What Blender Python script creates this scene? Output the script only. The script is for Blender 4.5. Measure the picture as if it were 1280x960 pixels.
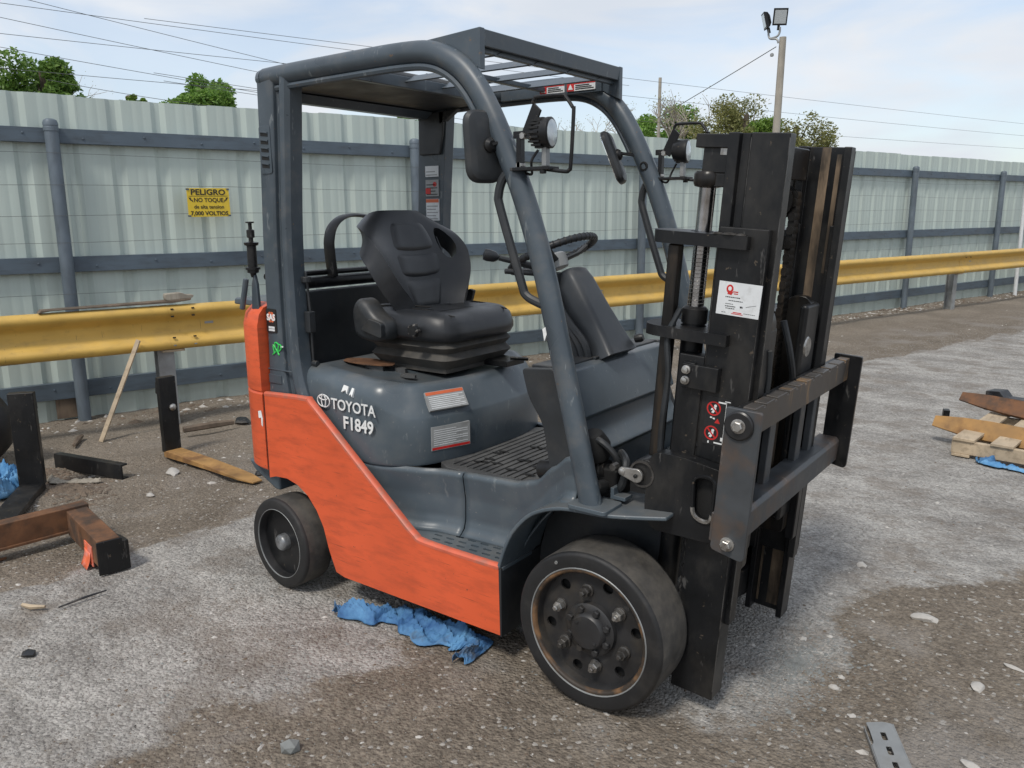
import bpy, bmesh, math, random
from mathutils import Vector, Matrix, noise
rnd = random.Random(7)
for o in list(bpy.data.objects):
    bpy.data.objects.remove(o)
S = bpy.context.scene
COL = S.collection
R = math.radians

# ------------------------------------------------------------------ camera
CAM_POS = Vector((1.1333, -2.4216, 1.4593)); YAW, PIT, ROL, FPX = 2.2076, -0.2068, -0.0065, 1013.28
fw = Vector((math.cos(YAW)*math.cos(PIT), math.sin(YAW)*math.cos(PIT), math.sin(PIT)))
rt = fw.cross(Vector((0, 0, 1))).normalized(); up = rt.cross(fw)
r2 = rt*math.cos(ROL) + up*math.sin(ROL); u2 = up*math.cos(ROL) - rt*math.sin(ROL)
cam = bpy.data.cameras.new('camera'); co = bpy.data.objects.new('camera', cam); COL.objects.link(co)
cam.sensor_width = 36; cam.lens = FPX*36/1280; cam.clip_start = 0.05; cam.clip_end = 600
co.matrix_world = Matrix(((r2.x, u2.x, -fw.x, CAM_POS.x), (r2.y, u2.y, -fw.y, CAM_POS.y), (r2.z, u2.z, -fw.z, CAM_POS.z), (0, 0, 0, 1)))
S.camera = co

# ------------------------------------------------------------------ world and sun
SUN_EL, SUN_DIR = R(54), Vector((0.12, -1.0, 0)).normalized()      # horizontal direction towards the sun
w = bpy.data.worlds.new('World'); S.world = w; w.use_nodes = True
nt = w.node_tree; nt.nodes.clear(); N = nt.nodes.new; L = nt.links.new
wo = N('ShaderNodeOutputWorld'); bg = N('ShaderNodeBackground'); bg2 = N('ShaderNodeBackground'); mx = N('ShaderNodeMixShader')
sky = N('ShaderNodeTexSky'); sky.sky_type = 'NISHITA'; sky.sun_disc = False
sky.sun_elevation = SUN_EL; sky.sun_rotation = math.atan2(SUN_DIR.x, SUN_DIR.y); sky.air_density = 1.0; sky.dust_density = 1.2
L(sky.outputs[0], bg.inputs[0]); bg.inputs[1].default_value = 0.115
tc = N('ShaderNodeTexCoord'); mp = N('ShaderNodeMapping'); mp.inputs['Scale'].default_value = (1.2, 2.2, 5.5); mp.inputs['Rotation'].default_value = (0.25, -0.15, 0.5)
L(tc.outputs['Generated'], mp.inputs[0])
n1 = N('ShaderNodeTexNoise'); n1.inputs['Scale'].default_value = 1.9; n1.inputs['Detail'].default_value = 6; n1.inputs['Roughness'].default_value = 0.52; n1.inputs['Distortion'].default_value = 0.6
L(mp.outputs[0], n1.inputs[0])
rp = N('ShaderNodeValToRGB'); rp.color_ramp.elements[0].position = 0.40; rp.color_ramp.elements[0].color = (0.50, 0.50, 0.50, 1); rp.color_ramp.elements[1].position = 0.57; rp.color_ramp.elements[1].color = (0.97, 0.97, 0.97, 1)
L(n1.outputs[0], rp.inputs[0])
n2 = N('ShaderNodeTexNoise'); n2.inputs['Scale'].default_value = 2.6; n2.inputs['Detail'].default_value = 6
L(mp.outputs[0], n2.inputs[0])
rp2 = N('ShaderNodeValToRGB'); rp2.color_ramp.elements[0].position = 0.3; rp2.color_ramp.elements[0].color = (0.545, 0.585, 0.645, 1); rp2.color_ramp.elements[1].position = 0.7; rp2.color_ramp.elements[1].color = (0.66, 0.68, 0.71, 1)
L(n2.outputs[0], rp2.inputs[0]); L(rp2.outputs[0], bg2.inputs[0]); bg2.inputs[1].default_value = 0.84
L(rp.outputs[0], mx.inputs[0]); L(bg.outputs[0], mx.inputs[1]); L(bg2.outputs[0], mx.inputs[2]); L(mx.outputs[0], wo.inputs[0])
sl = bpy.data.lights.new('sun', 'SUN'); sl.energy = 1.5; sl.angle = R(10); sl.color = (1.0, 0.945, 0.86)
so = bpy.data.objects.new('sun', sl); COL.objects.link(so)
sd = Vector((SUN_DIR.x*math.cos(SUN_EL), SUN_DIR.y*math.cos(SUN_EL), math.sin(SUN_EL)))
so.rotation_euler = sd.to_track_quat('Z', 'Y').to_euler(); so.location = (-6, -6, 10)
S.view_settings.view_transform = 'Standard'; S.view_settings.look = 'None'; S.view_settings.exposure = 0.62; S.view_settings.gamma = 1
S.render.engine = 'CYCLES'
S.cycles.max_bounces = 6; S.cycles.diffuse_bounces = 3; S.cycles.glossy_bounces = 3; S.cycles.transmission_bounces = 2; S.cycles.transparent_max_bounces = 4

# ------------------------------------------------------------------ mesh helpers
class B:
    """collects shapes of one mesh; T is applied to what is added"""
    def __init__(s, T=None): s.v = []; s.f = []; s.T = T; s.mi = []
    def add(s, vs, fs, m=0):
        k = len(s.v)
        for p in vs:
            p = Vector(p); s.v.append(s.T @ p if s.T else p)
        for f in fs: s.f.append([i+k for i in f]); s.mi.append(m)
        return s
    def box(s, x0, x1, y0, y1, z0, z1, m=0):
        return s.add([(x0,y0,z0),(x1,y0,z0),(x1,y1,z0),(x0,y1,z0),(x0,y0,z1),(x1,y0,z1),(x1,y1,z1),(x0,y1,z1)],
                     [(0,3,2,1),(4,5,6,7),(0,1,5,4),(1,2,6,5),(2,3,7,6),(3,0,4,7)], m)
    def prism(s, poly, ax, a, b, m=0):
        n = len(poly)
        def P(q, c): return (c, q[0], q[1]) if ax == 'x' else (q[0], c, q[1]) if ax == 'y' else (q[0], q[1], c)
        vs = [P(q, a) for q in poly] + [P(q, b) for q in poly]
        return s.add(vs, [list(range(n)), list(range(2*n-1, n-1, -1))] + [(i, (i+1) % n, n+(i+1) % n, n+i) for i in range(n)], m)
    def holed(s, outline, holes, ax, a, b, m=0):
        bm = bmesh.new(); loops = [outline]+holes; idx = []; ed = []
        for lp in loops:
            vv = [bm.verts.new((q[0], q[1], 0)) for q in lp]; idx.append(vv)
            ed += [bm.edges.new((vv[i], vv[(i+1) % len(vv)])) for i in range(len(vv))]
        bmesh.ops.triangle_fill(bm, use_beauty=True, use_dissolve=False, edges=ed)
        bm.verts.index_update()
        def P(q, c): return (c, q[0], q[1]) if ax == 'x' else (q[0], c, q[1]) if ax == 'y' else (q[0], q[1], c)
        pts = [(v.co.x, v.co.y) for v in bm.verts]; n = len(pts)
        fs = [[v.index for v in f.verts] for f in bm.faces] + [[v.index+n for v in reversed(f.verts)] for f in bm.faces]
        for vv in idx:
            k = len(vv)
            for i in range(k):
                p, q = vv[i].index, vv[(i+1) % k].index; fs.append((p, q, q+n, p+n))
        bm.free()
        return s.add([P(q, a) for q in pts]+[P(q, b) for q in pts], fs, m)
    def loft(s, rings, cap=True, closed=True, m=0):
        k = len(rings[0]); vs = [p for r in rings for p in r]; fs = []
        for i in range(len(rings)-1):
            for j in range(k if closed else k-1):
                a, b2 = i*k+j, i*k+(j+1) % k; fs.append((a, b2, b2+k, a+k))
        if cap and closed: fs += [list(range(k))[::-1], [(len(rings)-1)*k+j for j in range(k)]]
        return s.add(vs, fs, m)
    def tube(s, pts, r, n=10, ry=None, ref=None, caps=True, loop=False, m=0):
        pts = [Vector(p) for p in pts]; rings = []; K = len(pts)
        t0 = (pts[1]-pts[0]).normalized()
        ref = Vector(ref) if ref else (Vector((0,0,1)) if abs(t0.z) < .9 else Vector((1,0,0)))
        for i, p in enumerate(pts):
            if loop: t = (pts[(i+1) % K]-pts[i-1]).normalized()
            else: t = ((pts[i+1] if i < K-1 else p) - (pts[i-1] if i else p)).normalized()
            a = ref - t*ref.dot(t); a.normalize(); c = t.cross(a); ref = a
            ra = r[i] if isinstance(r, (list, tuple)) else r; rb = ra if ry is None else ry
            rings.append([p + a*(ra*math.cos(2*math.pi*j/n)) + c*(rb*math.sin(2*math.pi*j/n)) for j in range(n)])
        if loop: rings.append(rings[0]); caps = False
        return s.loft(rings, caps, m=m)
    def lathe(s, prof, org, axis, n=24, m=0, a0=0, cap=True):
        org = Vector(org); ax = Vector(axis).normalized()
        a = (Vector((0,0,1)) if abs(ax.z) < .9 else Vector((1,0,0))); a = (a-ax*a.dot(ax)).normalized(); c = ax.cross(a)
        rings = [[org+ax*h+(a*math.cos(a0+2*math.pi*j/n)+c*math.sin(a0+2*math.pi*j/n))*max(r, 1e-4) for j in range(n)] for r, h in prof]
        return s.loft(rings, cap, m=m)
    def grid(s, fn, nu, nv, m=0, skip=None):
        vs = [fn(i/nu, j/nv) for i in range(nu+1) for j in range(nv+1)]; fs = []
        for i in range(nu):
            for j in range(nv):
                if skip and skip((i+.5)/nu, (j+.5)/nv): continue
                a = i*(nv+1)+j; fs.append((a, a+1, a+nv+2, a+nv+1))
        return s.add(vs, fs, m)

ORG = {}
def build(name, b, mat, parent=None, bev=0, seg=2, ang=35, sub=0, solid=0, recalc=True, flat=False):
    me = bpy.data.meshes.new(name); org = ORG.get(parent.name, Vector()) if parent else Vector()
    me.from_pydata([p-org for p in b.v], [], b.f)
    if any(b.mi):
        for i, mi in enumerate(b.mi): me.polygons[i].material_index = mi
    bm = bmesh.new(); bm.from_mesh(me)
    if recalc: bmesh.ops.recalc_face_normals(bm, faces=bm.faces)
    bm.to_mesh(me); bm.free()
    if not flat:
        me.shade_smooth(); me.set_sharp_from_angle(angle=R(ang))
    for m_ in (mat if isinstance(mat, (list, tuple)) else [mat]): me.materials.append(m_)
    o = bpy.data.objects.new(name, me); COL.objects.link(o)
    if parent: o.parent = parent; ORG[o.name] = org
    if solid:
        q = o.modifiers.new('Solidify', 'SOLIDIFY'); q.thickness = solid; q.offset = -1
    if bev:
        q = o.modifiers.new('Bevel', 'BEVEL'); q.width = bev; q.segments = seg; q.limit_method = 'ANGLE'; q.angle_limit = R(40); q.harden_normals = True
    if sub:
        q = o.modifiers.new('Subsurf', 'SUBSURF'); q.levels = sub; q.render_levels = sub
    return o
def tag(o, label=None, cat=None, group=None, kind=None):
    if label: o['label'] = label
    if cat: o['category'] = cat
    if group: o['group'] = group
    if kind: o['kind'] = kind
    return o
def thing(name, label, cat, loc=(0,0,0), group=None):
    o = bpy.data.objects.new(name, None); COL.objects.link(o); o.location = loc; o.empty_display_size = 0.1
    ORG[o.name] = Vector(loc); return tag(o, label, cat, group)
def mono(name, b, mat, label, cat, group=None, **k):
    """a thing that is one mesh; its origin at the bottom centre"""
    c = Vector((sum(p.x for p in b.v)/len(b.v), sum(p.y for p in b.v)/len(b.v), min(p.z for p in b.v)))
    b.v = [p-c for p in b.v]; o = build(name, b, mat, None, **k); o.location = c
    return tag(o, label, cat, group)
def label_part(o, label): o['label'] = label; return o
def text(name, s, size, M, mat, parent, bold=0.0, squeeze=1.0, thick=0.0006, align='LEFT', spacing=1.0):
    cu = bpy.data.curves.new(name, 'FONT'); cu.body = s; cu.size = size; cu.offset = bold; cu.align_x = align; cu.resolution_u = 3
    cu.extrude = thick; cu.space_character = spacing
    t = bpy.data.objects.new(name, cu); COL.objects.link(t); bpy.context.view_layer.update()
    me = bpy.data.meshes.new_from_object(t.evaluated_get(bpy.context.evaluated_depsgraph_get()))
    bpy.data.objects.remove(t); bpy.data.curves.remove(cu)
    org = ORG.get(parent.name, Vector())
    for v in me.vertices: v.co = (M @ Vector((v.co.x*squeeze, v.co.y, v.co.z))) - org
    me.materials.clear(); me.materials.append(mat)
    o = bpy.data.objects.new(name, me); COL.objects.link(o); o.parent = parent; ORG[o.name] = org
    return o
def frame(o, ux, uy):
    """matrix with the text's x and y along ux, uy and its origin at o"""
    ux = Vector(ux).normalized(); uy = Vector(uy); uy = (uy-ux*uy.dot(ux)).normalized(); uz = ux.cross(uy); o = Vector(o)
    return Matrix(((ux.x, uy.x, uz.x, o.x), (ux.y, uy.y, uz.y, o.y), (ux.z, uy.z, uz.z, o.z), (0, 0, 0, 1)))
def circ(cx, cy, r, n=14, ry=None, a0=0): return [(cx+r*math.cos(a0+2*math.pi*i/n), cy+(ry or r)*math.sin(a0+2*math.pi*i/n)) for i in range(n)]
def chaikin(P, k=2, closed=True):
    for _ in range(k):
        Q = []; n = len(P)
        if not closed: Q.append(P[0])
        for i in range(n if closed else n-1):
            a, b = Vector(P[i]), Vector(P[(i+1) % n])
            Q += [tuple(a*.75+b*.25), tuple(a*.25+b*.75)]
        if not closed: Q.append(P[-1])
        P = Q
    return P
def roundpoly(P, r, k=4):
    out = []; n = len(P)
    for i in range(n):
        p0, p1, p2 = Vector(P[i-1]), Vector(P[i]), Vector(P[(i+1) % n])
        rr = r[i] if isinstance(r, (list, tuple)) else r
        if rr <= 0: out.append(tuple(p1)); continue
        a = p1+(p0-p1).normalized()*min(rr, (p0-p1).length*.49); b = p1+(p2-p1).normalized()*min(rr, (p2-p1).length*.49)
        for j in range(k+1):
            t = j/k; out.append(tuple(a*(1-t)**2+p1*2*t*(1-t)+b*t*t))
    return out
def inset(P, d):
    n = len(P); out = []
    A = sum(P[i][0]*P[(i+1) % n][1]-P[(i+1) % n][0]*P[i][1] for i in range(n)); sg = 1 if A > 0 else -1
    for i in range(n):
        a, p, b = Vector(P[i-1]), Vector(P[i]), Vector(P[(i+1) % n])
        e1 = (p-a).normalized(); e2 = (b-p).normalized(); n1_ = Vector((-e1.y, e1.x))*sg; n2_ = Vector((-e2.y, e2.x))*sg
        m_ = (n1_+n2_); m_ = m_.normalized() if m_.length > 1e-6 else n1_
        out.append(tuple(p+m_*d/max(.5, m_.dot(n1_))))
    return out
def smooth_path(pts, k=6):
    """Catmull-Rom through the points"""
    P = [Vector(p) for p in pts]; out = []
    for i in range(len(P)-1):
        p0, p1, p2, p3 = P[max(i-1, 0)], P[i], P[i+1], P[min(i+2, len(P)-1)]
        for j in range(k):
            t = j/k; out.append(.5*((2*p1)+(p2-p0)*t+(2*p0-5*p1+4*p2-p3)*t*t+(3*p1-p0-3*p2+p3)*t**3))
    return out+[P[-1]]

# ------------------------------------------------------------------ materials
def newmat(name):
    m = bpy.data.materials.new(name); m.use_nodes = True; t = m.node_tree; p = t.nodes['Principled BSDF']
    return m, t, p
def ramp(t, src, p0, p1, c0=(0,0,0,1), c1=(1,1,1,1)):
    r = t.nodes.new('ShaderNodeValToRGB'); e = r.color_ramp.elements; e[0].position = p0; e[1].position = p1; e[0].color = c0; e[1].color = c1
    t.links.new(src, r.inputs[0]); return r.outputs[0]
def noi(t, scale, detail=4, rough=.55, stretch=None, vec=None, dist=0):
    n = t.nodes.new('ShaderNodeTexNoise'); n.inputs['Scale'].default_value = scale; n.inputs['Detail'].default_value = detail; n.inputs['Roughness'].default_value = rough; n.inputs['Distortion'].default_value = dist
    if vec is None:
        c = t.nodes.new('ShaderNodeTexCoord'); vec = c.outputs['Object']
    if stretch:
        mpp = t.nodes.new('ShaderNodeMapping'); mpp.inputs['Scale'].default_value = stretch; t.links.new(vec, mpp.inputs[0]); vec = mpp.outputs[0]
    t.links.new(vec, n.inputs[0]); return n.outputs[0]
def mixc(t, fac, a, b, mode='MIX'):
    m = t.nodes.new('ShaderNodeMix'); m.data_type = 'RGBA'; m.blend_type = mode
    for k, v in ((0, fac), (6, a), (7, b)):
        if isinstance(v, (int, float)): m.inputs[k].default_value = v
        elif isinstance(v, tuple): m.inputs[k].default_value = v if len(v) == 4 else (*v, 1)
        else: t.links.new(v, m.inputs[k])
    return m.outputs[2]
def math_(t, op, a, b):
    m = t.nodes.new('ShaderNodeMath'); m.operation = op
    for k, v in ((0, a), (1, b)):
        if isinstance(v, (int, float)): m.inputs[k].default_value = v
        else: t.links.new(v, m.inputs[k])
    return m.outputs[0]
def bump(t, p, h, s=.3, d=.002):
    b = t.nodes.new('ShaderNodeBump'); b.inputs['Strength'].default_value = s; b.inputs['Distance'].default_value = d
    t.links.new(h, b.inputs['Height']); t.links.new(b.outputs[0], p.inputs['Normal'])
def paint(name, base, rough=.45, metal=0, var=.25, vs=6, dirt=None, da=.5, ds=9, dst=None, dpos=(.5, .7), scr=None, scol=(.02,.02,.02), bmp=.08, bs=120, coat=0, spos=(.62, .7), up=None, spec=None, chip=None):
    m, t, p = newmat(name)
    if spec is not None: p.inputs['Specular IOR Level'].default_value = spec
    nv = noi(t, vs, 3)
    c = mixc(t, ramp(t, nv, .3, .7), tuple(x*(1-var) for x in base), tuple(min(1, x*(1+var)) for x in base))
    if dirt:
        c = mixc(t, mixc(t, ramp(t, noi(t, ds, 4, .65, dst), *dpos), (0,0,0), (da,da,da)), c, dirt)
    if scr:
        c = mixc(t, mixc(t, ramp(t, noi(t, 1, 3, .7, scr), *spos), (0,0,0), (.75,.75,.75)), c, scol)
    if chip:
        c = mixc(t, ramp(t, noi(t, chip[1], 3, .7), *chip[2]), c, chip[0])
    if up:      # dust that has settled on upward faces
        g = t.nodes.new('ShaderNodeNewGeometry'); sx = t.nodes.new('ShaderNodeSeparateXYZ'); t.links.new(g.outputs['Normal'], sx.inputs[0])
        f = math_(t, 'MULTIPLY', ramp(t, sx.outputs[2], .55, .95), ramp(t, noi(t, 7, 3, .6), .35, .7, (0,0,0,1), (up[1],)*3+(1,)))
        c = mixc(t, f, c, up[0])
    t.links.new(c, p.inputs['Base Color'])
    t.links.new(ramp(t, nv, .3, .75, (rough*.75,)*3+(1,), (min(1, rough*1.3),)*3+(1,)), p.inputs['Roughness'])
    p.inputs['Metallic'].default_value = metal
    if coat: p.inputs['Coat Weight'].default_value = coat; p.inputs['Coat Roughness'].default_value = .2
    if bmp: bump(t, p, noi(t, bs, 2), bmp, .001)
    return m
DUST = (.20, .17, .135)
M_ORANGE = paint('orange_paint', (.66, .105, .036), .42, 0, .12, 2.5, (.24, .045, .022), .6, 6, (1, 1, 4), (.46, .80), (6.0, 6.0, 190), (.20, .045, .022), .05, spos=(.62, .69), chip=((.055, .040, .035), 70, (.68, .71)))
M_ORANGE_EDGE = paint('orange_worn_edge', (.62, .13, .07), .5, 0, .15, 10, (.34, .16, .12), .6, 22, None, (.48, .62))
M_GREY = paint('slate_paint', (.076, .098, .116), .33, 0, .16, 4, (.16, .16, .15), .30, 8, None, (.5, .75), (34, 34, 9), (.16, .18, .19), .05, spos=(.64, .70), up=(DUST, .35), chip=((.17, .18, .18), 60, (.68, .71)))
M_GUARD = paint('guard_paint', (.058, .075, .091), .34, 0, .18, 6, (.15, .135, .115), .35, 12, None, (.52, .75), (40, 40, 9), (.19, .21, .22), .05, spos=(.64, .70), chip=((.14, .10, .07), 45, (.68, .71)))
M_DARK = paint('charcoal_plastic', (.020, .023, .026), .5, 0, .25, 8, DUST, .12, 10, None, (.5, .8), up=(DUST, .25))
M_MAT = paint('floor_mat', (.045, .046, .047), .7, 0, .3, 9, (.14, .14, .135), .6, 6, None, (.36, .7))
M_BLACK = paint('black_steel', (.0085, .0090, .010), .40, 0, .3, 7, (.085, .078, .068), .35, 9, (1, 1, .5), (.48, .8), (34, 34, 9), (.085, .083, .08), .12, 80, spos=(.64, .70), spec=.35, chip=((.075, .06, .045), 40, (.67, .71)))
M_GREASE = paint('greasy_steel', (.012, .011, .010), .38, 0, .4, 9, (.11, .075, .045), .45, 7, (2.5, 2.5, .35), (.5, .75), None, bmp=.2, bs=60, spec=.35)
M_WEAR = paint('worn_channel', (.20, .145, .095), .55, .1, .3, 9, (.03, .024, .018), .9, 7, (2, 2, .5), (.42, .60), None)
M_RAW = paint('raw_steel', (.068, .074, .080), .5, .35, .25, 8, (.15, .088, .05), .7, 5, None, (.52, .72), (30, 30, 9), (.22, .2, .18), .1, spos=(.66, .75))
M_EDGE = paint('rubbed_edge', (.075, .073, .07), .4, .4, .4, 12, (.012, .012, .012), .9, 9, (3, 3, 1.2), (.46, .60), None)
M_RAW2 = paint('worn_bar', (.075, .067, .060), .5, .25, .3, 9, (.26, .165, .085), .8, 3.0, (1, 2.6, .6), (.60, .66), None)
M_RUST = paint('rusty_steel', (.16, .075, .035), .8, .1, .4, 10, (.035, .028, .022), .8, 7, None, (.45, .65), None, bmp=.4, bs=70)
M_RUSTY_YEL = paint('ochre_rust', (.34, .19, .065), .7, 0, .3, 7, (.13, .06, .025), .8, 6, None, (.48, .68), None, bmp=.25, bs=60)
M_RUSTRIM = paint('rusty_rim', (.19, .105, .05), .6, .2, .4, 20, (.03, .028, .025), .92, 7, None, (.36, .52), None, bmp=.3, bs=70)
M_RUBBER = paint('tyre_rubber', (.0125, .0125, .013), .6, 0, .25, 8, (.07, .063, .055), .35, 12, None, (.5, .8), None, bmp=.25, bs=55)
M_TREAD = paint('tyre_tread', (.048, .045, .041), .85, 0, .3, 14, (.13, .115, .095), .5, 16, None, (.42, .72), None, bmp=.45, bs=70)
M_WHEEL = paint('wheel_black', (.022, .022, .023), .42, 0, .3, 10, (.11, .09, .065), .35, 9, None, (.5, .75), None)
M_BOLT = paint('bolt_steel', (.40, .39, .37), .33, .8, .3, 40, (.10, .07, .05), .5, 50, None, (.5, .65), None)
M_CAP = paint('dull_cap', (.26, .27, .28), .42, .6, .3, 30, (.06, .055, .05), .6, 25, None, (.48, .66), None)
M_BOLTD = paint('dark_bolt', (.09, .085, .08), .38, .6, .3, 40, (.03, .025, .02), .5, 50, None, (.5, .65), None)
M_CHROME = paint('chrome_rod', (.48, .48, .49), .18, 1, .15, 20, (.10, .07, .05), .55, 9, (1, 1, .5), (.5, .65), None, bmp=0)
M_BELLOW = paint('dusty_rubber', (.050, .048, .044), .75, 0, .2, 9, DUST, .3, 12, None, (.45, .75), None)
M_COLUMN = paint('column_plastic', (.040, .045, .051), .45, 0, .15, 8, DUST, .15, 10, None, (.5, .8), up=(DUST, .2))
M_VINYL = paint('black_vinyl', (.0165, .0185, .022), .42, 0, .2, 7, (.06, .06, .06), .25, 9, None, (.5, .75), None, bmp=.12, bs=220)
M_WHITE = paint('white_print', (.74, .75, .74), .55, 0, .06, 20, (.3, .3, .3), .4, 60, None, (.56, .7), None, bmp=0)
M_STICK = paint('sticker_white', (.66, .68, .69), .5, 0, .05, 20, (.30, .28, .26), .4, 25, None, (.56, .75), None, bmp=0)
M_STICKG = paint('sticker_grey', (.30, .31, .31), .5, 0, .1, 20, (.16, .15, .14), .5, 25, None, (.5, .7), None, bmp=0)
M_INK = paint('ink_black', (.015, .015, .015), .5, 0, .1, 20, bmp=0)
M_RED = paint('ink_red', (.50, .022, .02), .45, 0, .1, 20, bmp=0)
M_STKOR = paint('ink_orange', (.60, .13, .05), .5, 0, .1, 20, bmp=0)
M_GREEN = paint('ink_green', (.04, .55, .10), .5, 0, .1, 20, bmp=0)
M_STKBLK = paint('sticker_black', (.016, .016, .017), .35, 0, .1, 20, bmp=0)
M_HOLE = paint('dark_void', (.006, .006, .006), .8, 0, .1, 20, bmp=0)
M_FENCE = paint('fence_sheet', (.47, .545, .505), .5, 0, .05, 1.2, (.30, .325, .305), .26, 2.2, (6, 6, .25), (.45, .75), None, bmp=.03, bs=30)
M_RAIL = paint('fence_rail_paint', (.085, .115, .145), .55, 0, .15, 3, (.045, .05, .055), .6, 4, (1, 1, 6), (.48, .72), None)
M_POST = paint('fence_post_paint', (.125, .155, .185), .48, .15, .2, 4, (.07, .08, .085), .5, 6, (2, 2, .5), (.48, .72), None)
M_WIRE = paint('wire_steel', (.14, .15, .15), .5, .5, .1, 9, bmp=0)
M_YELLOW = paint('rail_yellow', (.58, .37, .085), .5, 0, .12, 3, (.27, .17, .06), .38, 3.5, (3, 3, 7), (.52, .78), (60, 60, 5), (.16, .10, .04), .06, spos=(.66, .72), up=((.45, .36, .2), .5))
M_SIGN = paint('sign_yellow', (.70, .50, .035), .5, 0, .06, 8, (.45, .33, .06), .4, 10, None, (.5, .7), None, bmp=0)
M_WOOD = paint('pale_wood', (.45, .36, .25), .75, 0, .2, 7, (.20, .15, .10), .6, 5, (6, 1, 6), (.48, .7), None, bmp=.3, bs=60)
M_WOODG = paint('grey_wood', (.30, .27, .22), .8, 0, .25, 7, (.12, .10, .08), .6, 6, (5, 5, .6), (.45, .7), None, bmp=.3, bs=60)
M_WOODD = paint('weathered_plank', (.14, .105, .075), .8, 0, .3, 7, (.06, .045, .035), .6, 6, (5, 5, 1), (.45, .7), None, bmp=.3, bs=60)
M_POLE = paint('pole_wood', (.36, .33, .28), .85, 0, .2, 3, (.20, .18, .15), .5, 3, (4, 4, .4), (.45, .7), None, bmp=.2, bs=30)
M_GALV = paint('galvanised', (.30, .31, .31), .5, .4, .2, 8, (.18, .17, .15), .5, 6, None, (.48, .7), None)
M_BARK = paint('bark', (.10, .08, .06), .9, 0, .3, 6, bmp=.4, bs=20)
M_STONE = paint('pale_stone', (.44, .42, .39), .85, 0, .18, 25, (.24, .22, .19), .5, 30, None, (.45, .7), None, bmp=.4, bs=120)
M_SLATE = paint('grey_stone', (.20, .21, .205), .8, 0, .2, 25, (.12, .12, .11), .5, 30, None, (.45, .7), None, bmp=.5, bs=120)
M_DBLK = paint('black_scrap', (.018, .02, .024), .5, 0, .3, 10, DUST, .4, 12, None, (.5, .7), None)
M_PINK = paint('fluorescent_tag', (.85, .17, .07), .6, 0, .2, 15, (.75, .35, .33), .8, 9, None, (.45, .6), None, bmp=0)
M_LENS = paint('lamp_lens', (.52, .56, .58), .12, .3, .15, 60, bmp=.3, bs=160)
M_MIRROR, _t, _p = newmat('mirror_glass'); _p.inputs['Base Color'].default_value = (.75, .78, .8, 1); _p.inputs['Metallic'].default_value = 1; _p.inputs['Roughness'].default_value = .06
def cloth(name, a, b_, c):
    m, t, p = newmat(name)
    k = mixc(t, ramp(t, noi(t, 9, 6, .65), .35, .68), a, b_); k = mixc(t, ramp(t, noi(t, 6, 7, .7), .55, .72), k, c)
    t.links.new(k, p.inputs['Base Color']); p.inputs['Roughness'].default_value = .8; bump(t, p, noi(t, 90, 4), .25, .002); return m
def gravelmat():
    m, t, p = newmat('mixed_gravel'); g = t.nodes.new('ShaderNodeNewGeometry')
    r = t.nodes.new('ShaderNodeValToRGB'); e = r.color_ramp.elements; e[0].position = 0; e[0].color = (.075, .070, .064, 1); e[1].position = 1; e[1].color = (.52, .50, .47, 1)
    k = e.new(.55); k.color = (.20, .19, .175, 1); k = e.new(.85); k.color = (.33, .31, .285, 1)
    t.links.new(g.outputs['Random Per Island'], r.inputs[0]); t.links.new(r.outputs[0], p.inputs['Base Color']); p.inputs['Roughness'].default_value = .9; return m
M_GRAVEL = gravelmat()
M_BLUE = cloth('blue_cloth', (.018, .080, .22), (.10, .26, .46), (.07, .075, .08))
M_BLUE2 = cloth('pale_blue_cloth', (.05, .19, .40), (.17, .37, .58), (.10, .13, .16))
def leafmat(name, a, b_):
    m, t, p = newmat(name); g = t.nodes.new('ShaderNodeNewGeometry')
    k = mixc(t, g.outputs['Random Per Island'], a, b_)
    t.links.new(k, p.inputs['Base Color']); p.inputs['Roughness'].default_value = .6
    p.inputs['Subsurface Weight'].default_value = 0.0
    tr = t.nodes.new('ShaderNodeBsdfTranslucent'); t.links.new(k, tr.inputs[0]); ms = t.nodes.new('ShaderNodeMixShader'); ms.inputs[0].default_value = .42
    t.links.new(p.outputs[0], ms.inputs[1]); t.links.new(tr.outputs[0], ms.inputs[2]); t.links.new(ms.outputs[0], t.nodes['Material Output'].inputs[0]); return m
M_LEAF_D = leafmat('leaf_dark', (.075, .165, .03), (.21, .34, .07))
M_LEAF_Y = leafmat('leaf_yellow_green', (.11, .21, .03), (.24, .36, .07))
M_LEAF_M = leafmat('leaf_mid', (.10, .22, .035), (.25, .40, .085))
M_LEAF_O = leafmat('leaf_olive', (.15, .17, .05), (.30, .29, .11))

# ------------------------------------------------------------------ ground
def pip(x, y, P):
    c = False; n = len(P)
    for i in range(n):
        (x1, y1), (x2, y2) = P[i], P[i-1]
        if (y1 > y) != (y2 > y) and x < (x2-x1)*(y-y1)/(y2-y1)+x1: c = not c
    return c
def pdist(x, y, P):
    best = 1e9; n = len(P)
    for i in range(n):
        (x1, y1), (x2, y2) = P[i], P[i-1]; dx, dy = x2-x1, y2-y1; t = max(0, min(1, ((x-x1)*dx+(y-y1)*dy)/(dx*dx+dy*dy+1e-9)))
        best = min(best, math.hypot(x-x1-t*dx, y-y1-t*dy))
    return best if pip(x, y, P) else -best
BACK_DIRT = [(-2.6,-4.5),(-2.25,-1.25),(-2.17,-1.10),(-2.26,-.76),(-2.23,-.46),(-2.17,-.2),(-2.33,.44),(-2.1,1.6),(-1.7,3.2),(-1.14,5.2),(-.77,6.03),(-.38,7.17),(.31,9.4),(3,16),(8,30),(-30,40),(-30,-20)]
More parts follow.
